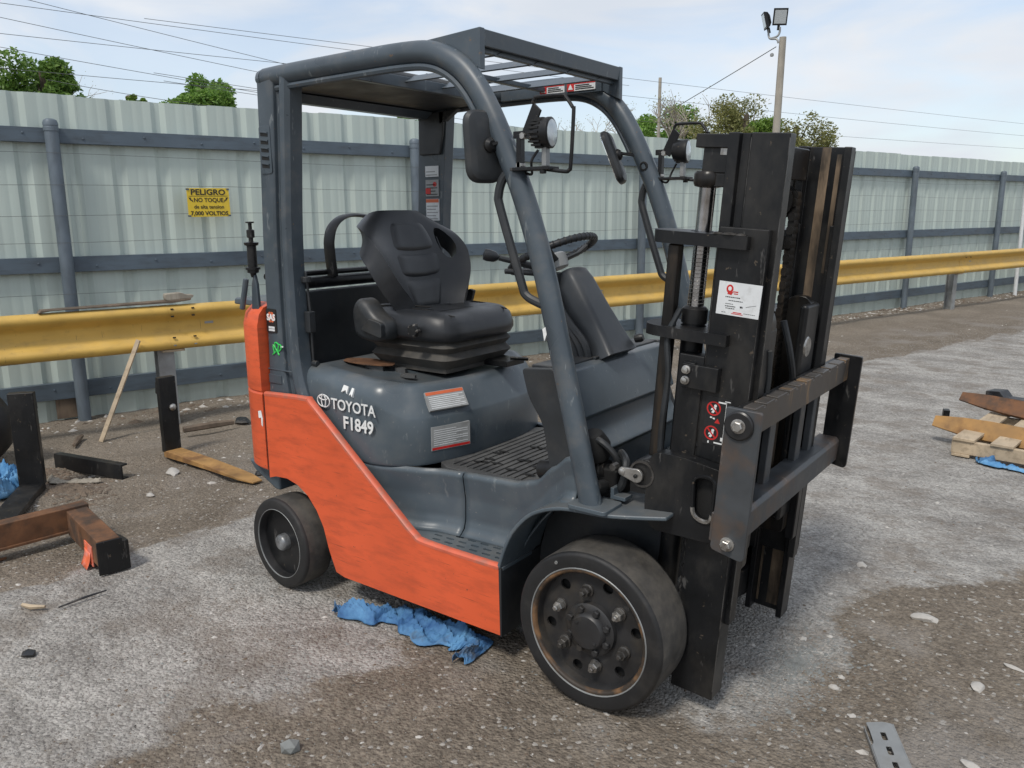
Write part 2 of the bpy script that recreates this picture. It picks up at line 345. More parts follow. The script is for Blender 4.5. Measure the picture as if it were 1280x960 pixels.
FORE_DIRT = [(-.9,-1.9),(-.93,-1.50),(-.88,-1.38),(-.94,-1.30),(-.93,-1.2),(-.80,-1.06),(-.75,-.91),(-.69,-.70),(-.60,-.60),(-.72,-.54),(-.80,-.30),(-.4,-.25),(0,-.25),(.30,-.36),(.42,-.26),(.52,-.14),(.50,.02),(.52,.20),(.46,.48),(.52,.74),(.66,.98),(.86,1.22),(1.05,1.50),(1.7,2.0),(3.2,1.2),(4,-3),(0,-5)]
def axis_pts(lo, hi, step, ext_lo, ext_hi):
    a = []; x = lo
    while x <= hi+1e-6: a.append(x); x += step
    s = step; x = hi
    while x < ext_hi: s *= 1.22; x += s; a.append(x)
    s = step; x = lo
    while x > ext_lo: s *= 1.22; x -= s; a.insert(0, x)
    return a
def rut(x, y):
    q = -x*.954+y*.301+.10*noise.noise((x*.5, y*.5, 11))     # wheel ruts that run along the fence
    return sum(-.020*math.exp(-((q-c)/.09)**2)+.012*math.exp(-((q-c-.19)/.07)**2) for c in (2.75, 3.25, 3.85))
def gz(x, y):
    d = max(0, min(1, (pdist(x, y, BACK_DIRT))/.5)) if -8 < x < 3 and -4 < y < 16 else 0
    return -.004 + d*(.030*noise.noise((x*.9, y*.9, 0))+.014*noise.noise((x*3.1, y*3.1, 3))+rut(x, y)) + .0035*noise.noise((x*5, y*5, 7)) - .002
def make_ground():
    X = axis_pts(-5.2, 2.2, .04, -260, 260); Y = axis_pts(-2.2, 5.2, .04, -260, 260)
    vs = []; dirt = []; pale = []
    for x in X:
        for y in Y:
            wx = x+.10*noise.noise((x*2.2, y*2.2, 1))+.04*noise.noise((x*9, y*9, 2)); wy = y+.10*noise.noise((x*2.2, y*2.2, 5))+.04*noise.noise((x*9, y*9, 6))
            if -30 < x < 12 and -12 < y < 34:
                a = pdist(wx, wy, BACK_DIRT); b_ = pdist(wx, wy, FORE_DIRT); d = max(a/.05, b_/.09)
                dirt.append(max(0, min(1, .5+.5*d))); pale.append(max(0, min(1, (a-.3)/1.5)))
            else: dirt.append(1.0); pale.append(1.0)
            vs.append((x, y, gz(x, y)))
    ny = len(Y); fs = [(i*ny+j, (i+1)*ny+j, (i+1)*ny+j+1, i*ny+j+1) for i in range(len(X)-1) for j in range(ny-1)]
    me = bpy.data.meshes.new('ground'); me.from_pydata(vs, [], fs); me.shade_smooth()
    for nm, data in (('dirt', dirt), ('pale', pale)):
        at = me.attributes.new(nm, 'FLOAT', 'POINT'); at.data.foreach_set('value', data)
    m, t, p = newmat('ground_dirt_and_asphalt')
    def attr(n):
        a = t.nodes.new('ShaderNodeAttribute'); a.attribute_name = n; return a.outputs['Fac']
    c = t.nodes.new('ShaderNodeTexCoord').outputs['Object']
    # asphalt strewn with crushed stone
    fine = noi(t, 95, 2, .7, vec=c); vor = t.nodes.new('ShaderNodeTexVoronoi'); vor.inputs['Scale'].default_value = 85; t.links.new(c, vor.inputs['Vector'])
    speck = mixc(t, ramp(t, fine, .33, .66), (.15, .143, .134), (.47, .452, .42))
    cell = t.nodes.new('ShaderNodeSeparateColor'); t.links.new(vor.outputs['Color'], cell.inputs[0])
    speck = mixc(t, .45, speck, ramp(t, cell.outputs[0], .1, .95, (.10, .097, .092, 1), (.56, .54, .51, 1)))
    speck = mixc(t, ramp(t, noi(t, 1.9, 5, .66, (1, 1.9, 1), vec=c), .36, .62), mixc(t, .50, speck, (.150, .138, .125)), mixc(t, .25, speck, (.52, .50, .46)))
    speck = mixc(t, ramp(t, noi(t, 2.6, 5, .74, vec=c), .49, .63), speck, mixc(t, .62, speck, (.165, .138, .112)))
    # dirt
    d1 = mixc(t, ramp(t, noi(t, 3.2, 4, .65, vec=c), .3, .7), (.155, .128, .100), (.275, .232, .184))
    d1 = mixc(t, ramp(t, noi(t, 60, 2, .7, vec=c), .35, .68), mixc(t, .55, d1, (.05, .042, .034)), mixc(t, .25, d1, (.30, .26, .21)))
    d1 = mixc(t, ramp(t, cell.outputs[1], .965, .975), d1, (.34, .32, .29))
    d1 = mixc(t, ramp(t, noi(t, 1.6, 3, .6, vec=c), .52, .66), d1, mixc(t, .55, d1, (.25, .235, .22)))
    d2 = mixc(t, ramp(t, noi(t, 1.2, 4, .65, (1, 1, 1), vec=c), .3, .7), (.165, .138, .108), (.30, .255, .205))
    d2 = mixc(t, ramp(t, noi(t, 45, 2, .7, vec=c), .35, .68), mixc(t, .4, d2, (.07, .058, .045)), mixc(t, .2, d2, (.36, .32, .27)))
    dc = mixc(t, attr('pale'), d1, d2)
    mask = math_(t, 'ADD', attr('dirt'), math_(t, 'MULTIPLY', math_(t, 'SUBTRACT', noi(t, 11, 4, .7, vec=c), .5), 1.5))
    mk = ramp(t, mask, .38, .68)
    t.links.new(mixc(t, mk, speck, dc), p.inputs['Base Color']); p.inputs['Roughness'].default_value = .92; p.inputs['Specular IOR Level'].default_value = .25
    h = math_(t, 'ADD', math_(t, 'MULTIPLY', fine, .6), math_(t, 'ADD', math_(t, 'MULTIPLY', vor.outputs['Distance'], -.5), math_(t, 'MULTIPLY', noi(t, 22, 3, .65, vec=c), 1.3)))
    bump(t, p, h, .9, .014)
    me.materials.append(m)
    o = bpy.data.objects.new('ground', me); COL.objects.link(o); o['kind'] = 'structure'
make_ground()

# ------------------------------------------------------------------ fence frame: s along, o away from the camera, z up
FTH, FOF = 1.2652, 4.7839
FD = Vector((math.cos(FTH), math.sin(FTH), 0)); FN = Vector((-math.sin(FTH), math.cos(FTH), 0))
def FM(o=0): 
    q = FN*(FOF+o)
    return Matrix(((FD.x, FN.x, 0, q.x), (FD.y, FN.y, 0, q.y), (0, 0, 1, 0), (0, 0, 0, 1)))
def fpt(s, o, z): return FD*s+FN*(FOF+o)+Vector((0, 0, z))
def make_fence():
    f = thing('sheet_metal_fence', 'tall pale green ribbed metal fence with slate rails behind the forklift', 'fence', fpt(4, .1, 0))
    # one sheet: three ribs 0.305 m apart, seen from the back as valleys
    prof = []
    for k in range(3):
        s0 = k*.305
        for a, o in ((0, 0), (.052, 0), (.060, .0016), (.070, .0016), (.078, 0), (.122, 0), (.130, .0016), (.140, .0016), (.148, 0), (.192, 0), (.222, .020), (.258, .020), (.296, 0)): prof.append((s0+a, o))
    prof.append((.918, 0))
    base = None
    for i in range(-9, 56):
        b = B(FM(.095)); zt = 2.295+.006*math.sin(i*2.1); oo = .0012*(i % 2)
        def P(q, z): return (q[0]+i*.915, q[1]+oo, z)
        vs = [P(q, z) for z in (-.02, zt) for q in prof]; n = len(prof)
        b.add(vs, [(j, j+1, n+j+1, n+j) for j in range(n-1)])
        build('sheet_panel', b, M_FENCE, f, ang=20)
    for z0, z1 in ((1.965, 2.065), (1.068, 1.178), (.148, .270)):
        for i in range(-3, 9):
            s0 = -1.10+i*5.7; b = B(FM(.055))
            b.prism([(-.012, z0), (.036, z0), (.036, z0+.006), (-.006, z0+.006), (-.006, z1-.006), (.036, z1-.006), (.036, z1), (-.012, z1)], 'x', s0+.003, s0+5.697)
            build('rail', b, M_RAIL, f, bev=.002)
            b = B(FM(.043))
            for k in range(14): b.lathe([(.009, 0), (.009, -.004), (.003, -.007)], (s0+.2+k*.41, 0, (z0+z1)/2+(.012 if k % 2 else -.015)), (0, 1, 0), 6)
            build('rail_bolts', b, M_RAIL, f)['kind'] = 'stuff'
    for i in range(-2, 18):
        s0 = -1.10+2.865*i; lean = .004*math.sin(i*3)
        b = B(FM(0)); b.tube([(s0, 0, -.05), (s0+lean, 0, 2.06)], .045, 16)
        po = build('post', b, M_POST, f)
        b = B(FM(0)); b.lathe([(.049, -.02), (.049, .004), (.0475, .006), (.0475, .014), (.049, .016), (.049, .034), (.042, .052), (.024, .062), (.0, .064)], (s0+lean, 0, 2.06), (0, 0, 1), 16); build('post_cap', b, M_POST, po)
    for z in (1.88, 1.67, 1.47, 1.29, .92, .45):
        b = B(FM(-.06)); b.tube([(s*1.0, 0, z+.012*math.sin(s*1.3+z*5)) for s in range(-8, 50)], .0016, 5); build('wire', b, M_WIRE, f)
    b = B(FM(.04)); b.prism([(.62,.215),(.82,.20),(.83,.285),(.66,.30)], 'y', 0, .004); label_part(build('patch_plate', b, M_GALV, f), 'small light patch plate on the bottom rail')
    b = B(FM(.06)); b.box(-1.27, -1.13, 0, .01, .0, .155); build('base_board', b, M_WOODD, f)
make_fence()
def make_sign():
    s = thing('danger_sign', 'yellow warning sign with black Spanish lettering hung on the fence', 'sign', fpt(-.1, -.07, 1.45))
    T = FM(-.075) @ Matrix.Translation((-.095, 0, 1.56)) @ Matrix.Rotation(R(-.5), 4, 'Y')
    b = B(T); b.box(-.158, .158, 0, .003, -.107, .107); pl_ = build('board', b, M_SIGN, s, bev=.001)
    def tx(st, y, size, bold, sq=1, font=None):
        o_ = T @ Vector((0, -.0015, y)); text('lettering', st, size, frame(o_, FD, (0, 0, 1)), M_INK, s, bold, sq, .0006, 'CENTER')
    tx('PELIGRO', .058, .058, .0012, 1.15); tx('NO TOQUE', .004, .044, .0006, .95); tx('de alta tension', -.045, .040, .0003, .95); tx('7,000 VOLTIOS', -.095, .043, .0009, 1.0)
    b = B(T); b.box(-.145, .145, -.0015, 0, .047, .0495); build('rule_line', b, M_INK, s)
    for k in (-1, 1):
        b = B(T); b.prism([(k*.148, .038), (k*.128, .036), (k*.133, .024), (k*.120, .020), (k*.115, .000), (k*.128, .014), (k*.136, .016)], 'y', -.0015, 0); build('lightning_mark', b, M_INK, s)
    for k in (-1, 1):
        for z in (-1, 1):
            b = B(T); b.box(k*.15-.010, k*.15+.010, -.004, .012, z*.099-.006, z*.099+.006); build('clip', b, M_RAIL, s)
make_sign()
def make_guardrail():
    g = thing('guardrail', 'long yellow steel guardrail beam on grey posts before the fence', 'guardrail', fpt(3, -.62, 0))
    T = FM(-.62)
    # W-beam profile (o, z), towards the camera is negative o
    W = [(.012,.852),(-.010,.846),(-.030,.828),(-.034,.806),(-.026,.786),(.030,.740),(.036,.722),(.036,.668),(.030,.650),(-.026,.606),(-.034,.586),(-.030,.562),(-.010,.544),(.012,.538)]
    W = [tuple(q) for q in chaikin(W, 1, False)]
    segs = [(-8.2, -4.42), (-4.45, -.60), (-.64, 3.20), (3.16, 7.0), (6.96, 10.8), (10.76, 14.6), (14.56, 18.4), (18.36, 22.2), (22.16, 26.0), (25.96, 29.8), (29.76, 33.6), (33.56, 37.4)]
    for i, (a, b_) in enumerate(segs):
        b = B(T); o_ = -.003*(i % 2)
        n = len(W); inner = [(q[0]+.0035, q[1]) for q in W]
        vs = [(s, q[0]+o_, q[1]) for s in (a, b_) for q in W+inner[::-1]]; k = 2*n
        b.add(vs, [(j, (j+1) % k, k+(j+1) % k, k+j) for j in range(k)]+[list(range(k)), list(range(2*k-1, k-1, -1))])
        be = build('beam', b, M_YELLOW, g, ang=30)
        for ds in (.06, .20):
            for z in ((.826, .775, .625, .572) if i == 2 else (.775, .572)):
                b = B(T); b.box(a+ds, a+ds+.018, -.036, -.020, z-.0045, z+.0045); build('bolt_slot', b, M_HOLE if (z > .6) else M_GALV, be)
        b = B(T); b.box(a+.30, a+.36, .0325, .0345, .70, .716); build('slot_plate', b, M_GALV, be)
    for s in (-8.3, -4.5, -.62, 3.12, 6.98, 10.72, 14.5, 18.3, 22.1, 25.9, 29.7, 33.5):
        b = B(T)
        b.prism([(s-.055,.045),(s+.055,.045),(s+.055,.055),(s+.006,.055),(s+.006,.150),(s+.055,.150),(s+.055,.160),(s-.055,.160),(s-.055,.150),(s-.006,.150),(s-.006,.055),(s-.055,.055)], 'z', -.05, .84)
        build('post', b, M_GALV, g)
        b = B(T); b.box(s-.03, s+.12, .0, .05, .523, .537); build('bracket', b, M_WOOD, g)
make_guardrail()
b = B(FM(-.60)); b.prism([(-1.38,.853),(-1.30,.866),(-.55,.868),(-.44,.880),(-.43,.892),(-.62,.884),(-1.36,.872)], 'y', -.045, .06)
mono('plank', b, M_WOODD, 'thin weathered plank lying on top of the yellow guardrail', 'plank', bev=.003)
b = B(FM(-.60)); b.prism(roundpoly([(-.60,.885),(-.42,.893),(-.405,.915),(-.46,.918),(-.49,.935),(-.60,.93)], .012, 2), 'y', -.03, .045)
mono('wood_block', b, M_WOODG, 'small broken wood block on the plank over the guardrail', 'wood block', bev=.004)
b = B(); p0, p1 = Vector((-4.13, .12, .0)), fpt(-.83, -.69, .60)
d_ = (p1-p0).normalized(); b.tube([p0+d_*.0, p0+d_*.4, p1+d_*.04], .018, 4, ref=(1, 0, 0)); 
mono('wood_stake', b, M_WOOD, 'pale wooden stake leaning against the yellow guardrail', 'wood stake', flat=True)
b = B(); q = fpt(13.72, -.2, 0); b.tube([(q.x, q.y, -.05), (q.x-.03, q.y-.08, 2.75)], .032, 12); 
mono('pipe_pole', b, M_STICK, 'thin white pipe standing by the fence at the far right', 'pole')

# ------------------------------------------------------------------ forklift (x forward, y to its left, front axle at x = 0)
FK = thing('forklift', 'orange and slate grey forklift with black mast and empty fork carriage', 'forklift', (-.7, 0, 0))
def mirror(b):
    c = B(); c.v = [Vector((p.x, -p.y, p.z)) for p in b.v]; c.f = [list(f)[::-1] for f in b.f]; c.mi = list(b.mi); return c
def pair(name, b, mat, parent=None, **k):
    parent = parent or FK
    a = build(name, b, mat, parent, **k); c = build(name, mirror(b), mat, parent, **k); return a, c

def bodywork():
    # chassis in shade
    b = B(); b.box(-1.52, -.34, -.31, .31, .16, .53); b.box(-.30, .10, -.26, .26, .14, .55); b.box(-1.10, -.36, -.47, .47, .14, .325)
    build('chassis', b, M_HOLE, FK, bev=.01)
    b = B(); b.lathe([(.075, -.36), (.075, -.2), (.11, -.15), (.11, .15), (.075, .2), (.075, .36)], (0, 0, .246), (0, 1, 0), 20); build('drive_axle', b, M_BLACK, FK)
    b = B(); b.box(-1.46, -1.36, -.42, .42, .14, .24); build('steer_axle', b, M_BLACK, FK, bev=.01)
    # counterweight
    plan = [(-1.507,-.505),(-1.585,-.500),(-1.655,-.465),(-1.72,-.40),(-1.77,-.30),(-1.80,-.15),(-1.81,0)]
    plan = plan+[(x, -y) for x, y in plan[-2::-1]]
    plan = chaikin(plan, 2, False); 
    lv = [(.455,.012),(.465,.002),(.770,0),(.777,.006),(.784,0),(1.04,.0),(1.085,.012),(1.11,.035),(1.122,.07)]
    rings = []
    n = len(plan)
    for z, d in lv:
        ring = []
        for i, (x, y) in enumerate(plan):
            a_, c_ = Vector(plan[max(i-1, 0)]), Vector(plan[min(i+1, n-1)]); t_ = (c_-a_).normalized(); nn = Vector((t_.y, -t_.x)) * (1)
            q = Vector((x, y)); q2 = q - nn*d if (q-nn*d).length < q.length else q+nn*d
            if i in (0, n-1): q2 = Vector((x, y-(d if y > 0 else -d)))
            ring.append((q2.x, q2.y, z+.018*(q2.x+1.5)*(-1 if z < .5 else 0)))
        rings.append(ring)
    b = B().loft(rings, True)
    cw = build('counterweight', b, M_ORANGE, FK, ang=40)
    b = B(); b.prism([(-1.53,.36),(-1.50,.36),(-1.50,.462),(-1.70,.462),(-1.66,.42)], 'y', -.455, .455); build('counterweight_skirt', b, M_GREY, FK, bev=.01)
    # orange side panels with a rounded, rubbed top edge
    top = [(-1.500,.776),(-1.262,.786),(-1.222,.768),(-1.01,.600),(-.80,.432),(-.72,.372),(-.66,.354),(-.347,.350)]
    top = [tuple(q) for q in smooth_path([(x, z, 0) for x, z in top], 5)]; top = [(q[0], q[1]) for q in top]
    low = [(-.343,.112),(-1.085,.112),(-1.130,.122),(-1.165,.205),(-1.190,.290),(-1.225,.350),(-1.272,.400),(-1.33,.432),(-1.392,.446),(-1.46,.442),(-1.500,.430)]
    b = B(); b.prism(top+low, 'y', -.500, -.478)
    sr, sl_ = pair('side_panel', b, M_ORANGE, bev=.004)
    # edge roll: from the panel face up and in
    def edge(sgn):
        b = B(); rings = []
        for i, (x, z) in enumerate(top):
            a_, c_ = Vector(top[max(i-1, 0)]), Vector(top[min(i+1, len(top)-1)]); t_ = (c_-a_).normalized(); nz = Vector((-t_.y, t_.x))
            ring = []
            for dy, dn in ((-.001, -.010), (-.002, .0), (.003, .005), (.012, .007), (.024, .004), (.024, -.010)):
                q = Vector((x, z))+nz*dn; ring.append((q.x, (-.500+dy)*sgn, q.y))
            rings.append(ring)
        return b.loft(rings, True)
    build('panel_edge', edge(1), M_ORANGE_EDGE, sr, ang=50); build('panel_edge', edge(-1), M_ORANGE_EDGE, sl_, ang=50)
    b = B(); b.box(-1.5065, -1.5005, -.4985, -.47, .44, .77); build('seam', b, M_HOLE, sr)
    b = B(); b.prism([(-1.538,.700),(-1.520,.705),(-1.512,.672),(-1.515,.640),(-1.522,.645),(-1.522,.675),(-1.536,.672)], 'y', -.5062, -.5050); label_part(build('paint_chip', b, M_WHITE, cw), 'white chip in the orange paint')
    # hood (engine cover that carries the seat)
    P0 = [(-1.355,-.435),(-1.10,-.462),(-.915,-.458),(-.785,-.375),(-.728,-.20),(-.722,0),(-.728,.20),(-.785,.375),(-.915,.458),(-1.10,.462),(-1.355,.435)]
    P0 = roundpoly(P0, [0, .2, .06, .06, .10, .1, .10, .06, .06, .2, 0], 5)
    lf = [(.574,.004),(.585,0),(.742,0),(.750,.004),(.800,.028),(.836,.045),(.851,.054),(.859,.063),(.862,.073),(.861,.086),(.854,.096)]
    ls_ = [(.574,.004),(.585,0),(.790,0),(.808,.002),(.828,.008),(.846,.019),(.859,.034),(.866,.050),(.868,.064),(.867,.080),(.859,.092)]
    rings = []
    for (zf, df), (zs, ds_) in zip(lf, ls_):
        Qf, Qs = inset(P0, df), inset(P0, ds_); ring = []
        for i, (x, y) in enumerate(P0):
            f = max(0, min(1, (x+.93)/.10)); z = zs+(zf-zs)*f; q = Vector(Qs[i]).lerp(Vector(Qf[i]), f)
            ring.append((q.x, q.y, z+.030*max(0, min(1, (-q.x-.85)/.45))*(1 if z > .8 else 0)))
        rings.append(ring)
    b = B().loft(rings, True); hood = build('engine_hood', b, M_GREY, FK, ang=38)
    for xx, yy, w_, h_ in ((-1.12,-.26,.09,.02),(-1.02,-.22,.05,.02),(-.93,-.275,.07,.018)):
        b = B(); b.prism([(xx-w_/2,yy-h_/2),(xx,yy-h_),(xx+w_/2,yy-h_/3),(xx+w_/2.4,yy+h_/2),(xx-w_/3,yy+h_)], 'z', .868, .8735+.067*max(0, -xx-.85)); build('torn_pad', b, M_MAT, hood)
    b = B(); pts = circ(-1.17, -.245, .13, 18, .055); pts = [(x+.012*noise.noise((x*30, y*30, 0)), y+.012*noise.noise((x*30, y*30, 4))) for x, y in pts]
    b.prism(pts, 'z', .868+.035*.8, .869+.035*.85); label_part(build('rust_patch', b, M_RUST, hood), 'rusty worn patch on the hood top')
    # writing on the hood side
    yT = -.4635
    def fside(x, z, y=yT): return frame((x, y, z), (1, -.02, 0), (0, .0, 1))
    text('lettering', 'TOYOTA', .0575, fside(-1.150, .757, -.4645), M_WHITE, hood, .0006, 1.0, .001)
    text('lettering', 'F1849', .066, fside(-1.090, .690, -.4640), M_WHITE, hood, .0014, 1.0, .001)
    for k, (rx, ry, dz) in enumerate(((.034, .0235, 0), (.0115, .0235, 0), (.0235, .0085, .0125))):
        b = B(); b.tube([(-1.195+rx*math.cos(a), -.4615, .779+dz+ry*math.sin(a)) for a in [2*math.pi*i/32 for i in range(32)]], .0022, 6, loop=True); build('emblem_ring', b, M_WHITE, hood)
    T = frame((-1.058, -.4520, .838), (1, 0, 0), (0, .42, .91))
    for P in ([(-.034,-.016),(-.030,.012),(-.004,.008),(-.004,-.020),(-.014,-.006)], [(.010,-.024),(.016,.006),(.028,.004),(.026,-.028),(.018,-.018)]):
        b = B(T); b.prism(P, 'z', -.004, .0065); build('paper_scrap', b, M_WHITE, hood)
    # data plates on the front face
    n_ = Vector((.82, 0, .57)); 
    T = frame((-.768, -.252, .800), (.28, .96, 0), (-.55, .17, .82)); b = B(T); b.box(-.082, .082, -.034, .038, -.010, .0036); l1 = build('warning_label', b, M_STICKG, hood)
    b = B(T); b.box(-.080, .080, .024, .036, .003, .0042); build('label_header', b, M_STKOR, l1)
    b = B(T)
    for k in range(7): b.box(-.074, .074-.02*(k % 3 == 2), -.028+k*.0072, -.0255+k*.0072, .003, .0042)
    build('label_print', b, M_STICK, l1)
    T = frame((-.7535, -.255, .668), (.31, .95, 0), (0, 0, 1)); b = B(T); b.box(-.082, .082, -.044, .044, -.006, .0095); l1 = build('data_plate', b, M_STICKG, hood)
    b = B(T); b.box(-.080, .080, -.042, -.033, .009, .0100); build('label_header', b, M_RED, l1)
    b = B(T)
    for k in range(8): b.box(-.072, .072-.05*(k % 3 == 1), -.026+k*.0078, -.0235+k*.0078, .009, .0100)
    build('label_print', b, M_STICK, l1)
    # rear wall behind the seat
    b = B(); b.prism([(-1.44,.86),(-1.415,.86),(-1.405,1.165),(-1.43,1.17)], 'y', -.42, .42); b.box(-1.44, -1.33, -.43, .43, .80, .862)
    build('rear_bulkhead', b, M_DARK, FK, bev=.006)
    b = B(); b.prism([(-1.80,1.10),(-1.44,1.10),(-1.44,1.125),(-1.79,1.128)], 'y', -.40, .40); build('counterweight_lid', b, M_GREY, cw, bev=.008)
    # floor, step and skirt
    fl = [(-.76,-.30),(-.70,-.335),(-.55,-.332),(-.40,-.318),(-.30,-.31),(-.215,-.30),(-.215,.30),(-.30,.31),(-.40,.318),(-.70,.335),(-.76,.30)]
    b = B(); b.prism(fl, 'z', .55, .578); fp = build('floor_plate', b, M_MAT, FK, bev=.003)
    b = B()
    for k in range(11): b.box(-.715+k*.030, -.699+k*.030, -.30, .30, .577, .5825)
    build('floor_ribs', b, M_MAT, fp)
    b = B()
    for k in range(14):
        x, y = rnd.uniform(-.68, -.42), rnd.uniform(-.27, .1); b.prism([(x, y), (x+.02, y-.01), (x+.05, y+.005), (x+.03, y+.012)], 'z', .583, .585)
    build('floor_scuffs', b, M_HOLE, fp)
    def skirt(x0, x1, nx):
        st = [(-1.09,-.466,.578),(-.95,-.448,.574),(-.78,-.398,.573),(-.70,-.368,.576),(-.55,-.352,.580),(-.40,-.345,.584),(-.30,-.365,.612),(-.20,-.405,.690),(-.13,-.432,.742),(-.10,-.44,.745)]
        def at(x):
            for i in range(len(st)-1):
                if x <= st[i+1][0]+1e-9:
                    a_, c_ = st[i], st[i+1]; t = (x-a_[0])/(c_[0]-a_[0]); t = t*t*(3-2*t)*.5+t*.5; return [a_[k]+(c_[k]-a_[k])*t for k in range(3)]
            return list(st[-1])
        def fn(u, v):
            x = x0+(x1-x0)*u; _, yt, zt = at(x); prof = [(0, .035, -.004), (.08, .010, 0), (.16, 0, -.010), (.5, .014, None), (.8, .012, None), (.93, .002, None), (1, -.022, None)]
            zb = .352 if x < -.345 else min(.60, .352+.255*min(1, ((x+.345)/.21))**.7)
            for i in range(len(prof)-1):
                if v <= prof[i+1][0]+1e-9:
                    t = (v-prof[i][0])/(prof[i+1][0]-prof[i][0]); y = prof[i][1]+(prof[i+1][1]-prof[i][1])*t; break
            if v < .08: z = zt-.004*(1-v/.08)
            elif v < .16: z = zt-.012*(v-.08)/.08
            else: z = zt-.012-(zt-.012-zb)*(v-.16)/.84
            return (x, max(yt+y, -.487), z)
        return B().grid(fn, nx, 25)
    pair('skirt_panel', skirt(-1.09, -.612, 20), M_GREY, solid=.006, ang=60)
    pair('skirt_panel', skirt(-.607, -.100, 22), M_GREY, solid=.006, ang=60)
    # step with drain slots
    sl2 = []
    for i in range(6):
        for j in range(4):
            x, y = -.70+i*.055+(.018 if j % 2 else 0), -.478+j*.031
            if y > -.375-.0*(x): continue
            sl2.append(roundpoly([(x, y), (x+.036, y), (x+.036, y+.012), (x, y+.012)], .005, 1))
    out = [(-.80,-.49),(-.335,-.49),(-.335,-.33),(-.80,-.38)]
    b = B(); b.holed(out, sl2, 'z', .338, .349); pair('step_plate', b, M_GREY)
    # fenders
    fp_ = [(-.356,.345),(-.335,.410),(-.300,.482),(-.245,.545),(-.190,.580),(-.115,.604),(-.03,.612),(.06,.614),(.14,.620),(.205,.626)]
    fp_ = [(q.x, q.y) for q in smooth_path([(x, z, 0) for x, z in fp_], 3)]
    b = B(); rings = []
    for i, (x, z) in enumerate(fp_):
        a_, c_ = Vector(fp_[max(i-1, 0)]), Vector(fp_[min(i+1, len(fp_)-1)]); t_ = (c_-a_).normalized(); nz = Vector((-t_.y, t_.x))
        yo = -.500 if x < .02 else -.500+max(0, x-.02)*.30; yi = -.27
        q = Vector((x, z))-nz*.013
        rings.append([(x, yo, z), (x, yi, z), (q.x, yi, q.y), (q.x, yo, q.y)])
    b.loft(rings, True); pair('fender', b, M_GREY, bev=.005)
    b = B(); b.prism([(-.34,.14),(-.33,.345),(-.30,.46),(-.24,.525),(-.16,.570),(.12,.595),(.12,.20)], 'y', -.285, -.265); b.prism([(-.345,.108),(-.337,.108),(-.337,.345),(-.350,.345)], 'y', -.4995, -.27); pair('wheel_arch_liner', b, M_DARK)
    # kick plate beside the driver's feet
    b = B(); b.prism(roundpoly([(-.345,.980),(-.225,.990),(-.175,.80),(-.145,.72),(-.235,.655),(-.262,.81),(-.318,.885)], [.015, .01, .02, .01, .02, .04, .03], 3), 'y', -.372, -.345); pair('kick_plate', b, M_DARK, bev=.006)
    # front cowl
    prof = [(-.345,.955),(-.345,.975),(-.225,.982),(-.205,.972),(-.175,.900),(-.160,.842),(-.155,.828),(-.170,.815),(-.165,.770),(-.148,.735),(-.125,.722),(-.118,.708),(-.135,.695),(-.150,.56),(-.215,.56),(-.255,.74),(-.315,.88)]
    b = B(); b.prism(prof, 'y', -.352, .352); cow = build('front_cowl', b, M_GREY, FK, bev=.006, seg=3)
    b = B(); b.box(-.335, -.235, -.33, .34, .976, .988); b.box(-.235, -.222, -.12, .02, .978, .992); build('cowl_top_trim', b, M_DARK, cow, bev=.004)
    T = frame((-.1735, -.085, .878), (0, 1, 0), (-.25, 0, 1)); b = B(T); b.box(-.034, .034, -.025, .025, -.004, .0030); l1 = build('small_label', b, M_STICK, cow)
    b = B(T)
    for k in range(4): b.box(-.028, .024, -.018+k*.009, -.0145+k*.009, .002, .0036)
    build('label_print', b, M_STICKG, l1)
    b = B(); b.prism([(-.217,.56),(-.258,.74),(-.318,.88),(-.345,.95),(-.349,.95),(-.322,.88),(-.262,.74),(-.222,.56)], 'y', -.33, .33); build('toe_board', b, M_DARK, FK)
    # dark machinery under the cowl
    b = B(); b.box(-.16, .0, -.36, -.27, .56, .70); b.lathe([(.045, 0), (.05, .05), (.03, .09)], (-.09, -.33, .72), (0, -.3, 1), 12); b.lathe([(.02, 0), (.02, .06)], (-.03, -.38, .655), (0, -1, .2), 8); build('valve_block', b, M_HOLE, FK, bev=.006)
    b = B(); b.tube(smooth_path([(-.02,-.30,.74),(.03,-.36,.73),(.02,-.37,.66),(-.04,-.34,.62)]), .012, 8); b.tube(smooth_path([(-.10,-.33,.76),(-.06,-.37,.79),(-.01,-.36,.75),(.0,-.33,.68)]), .010, 8); build('hydraulic_hose', b, M_DARK, FK)
    b = B(); b.prism([(.0,.625),(.0,.66),(.012,.66),(.012,.637),(.05,.637),(.05,.625)], 'y', -.40, -.355); build('leg_bracket', b, M_GREY, FK, bev=.002)
bodywork()

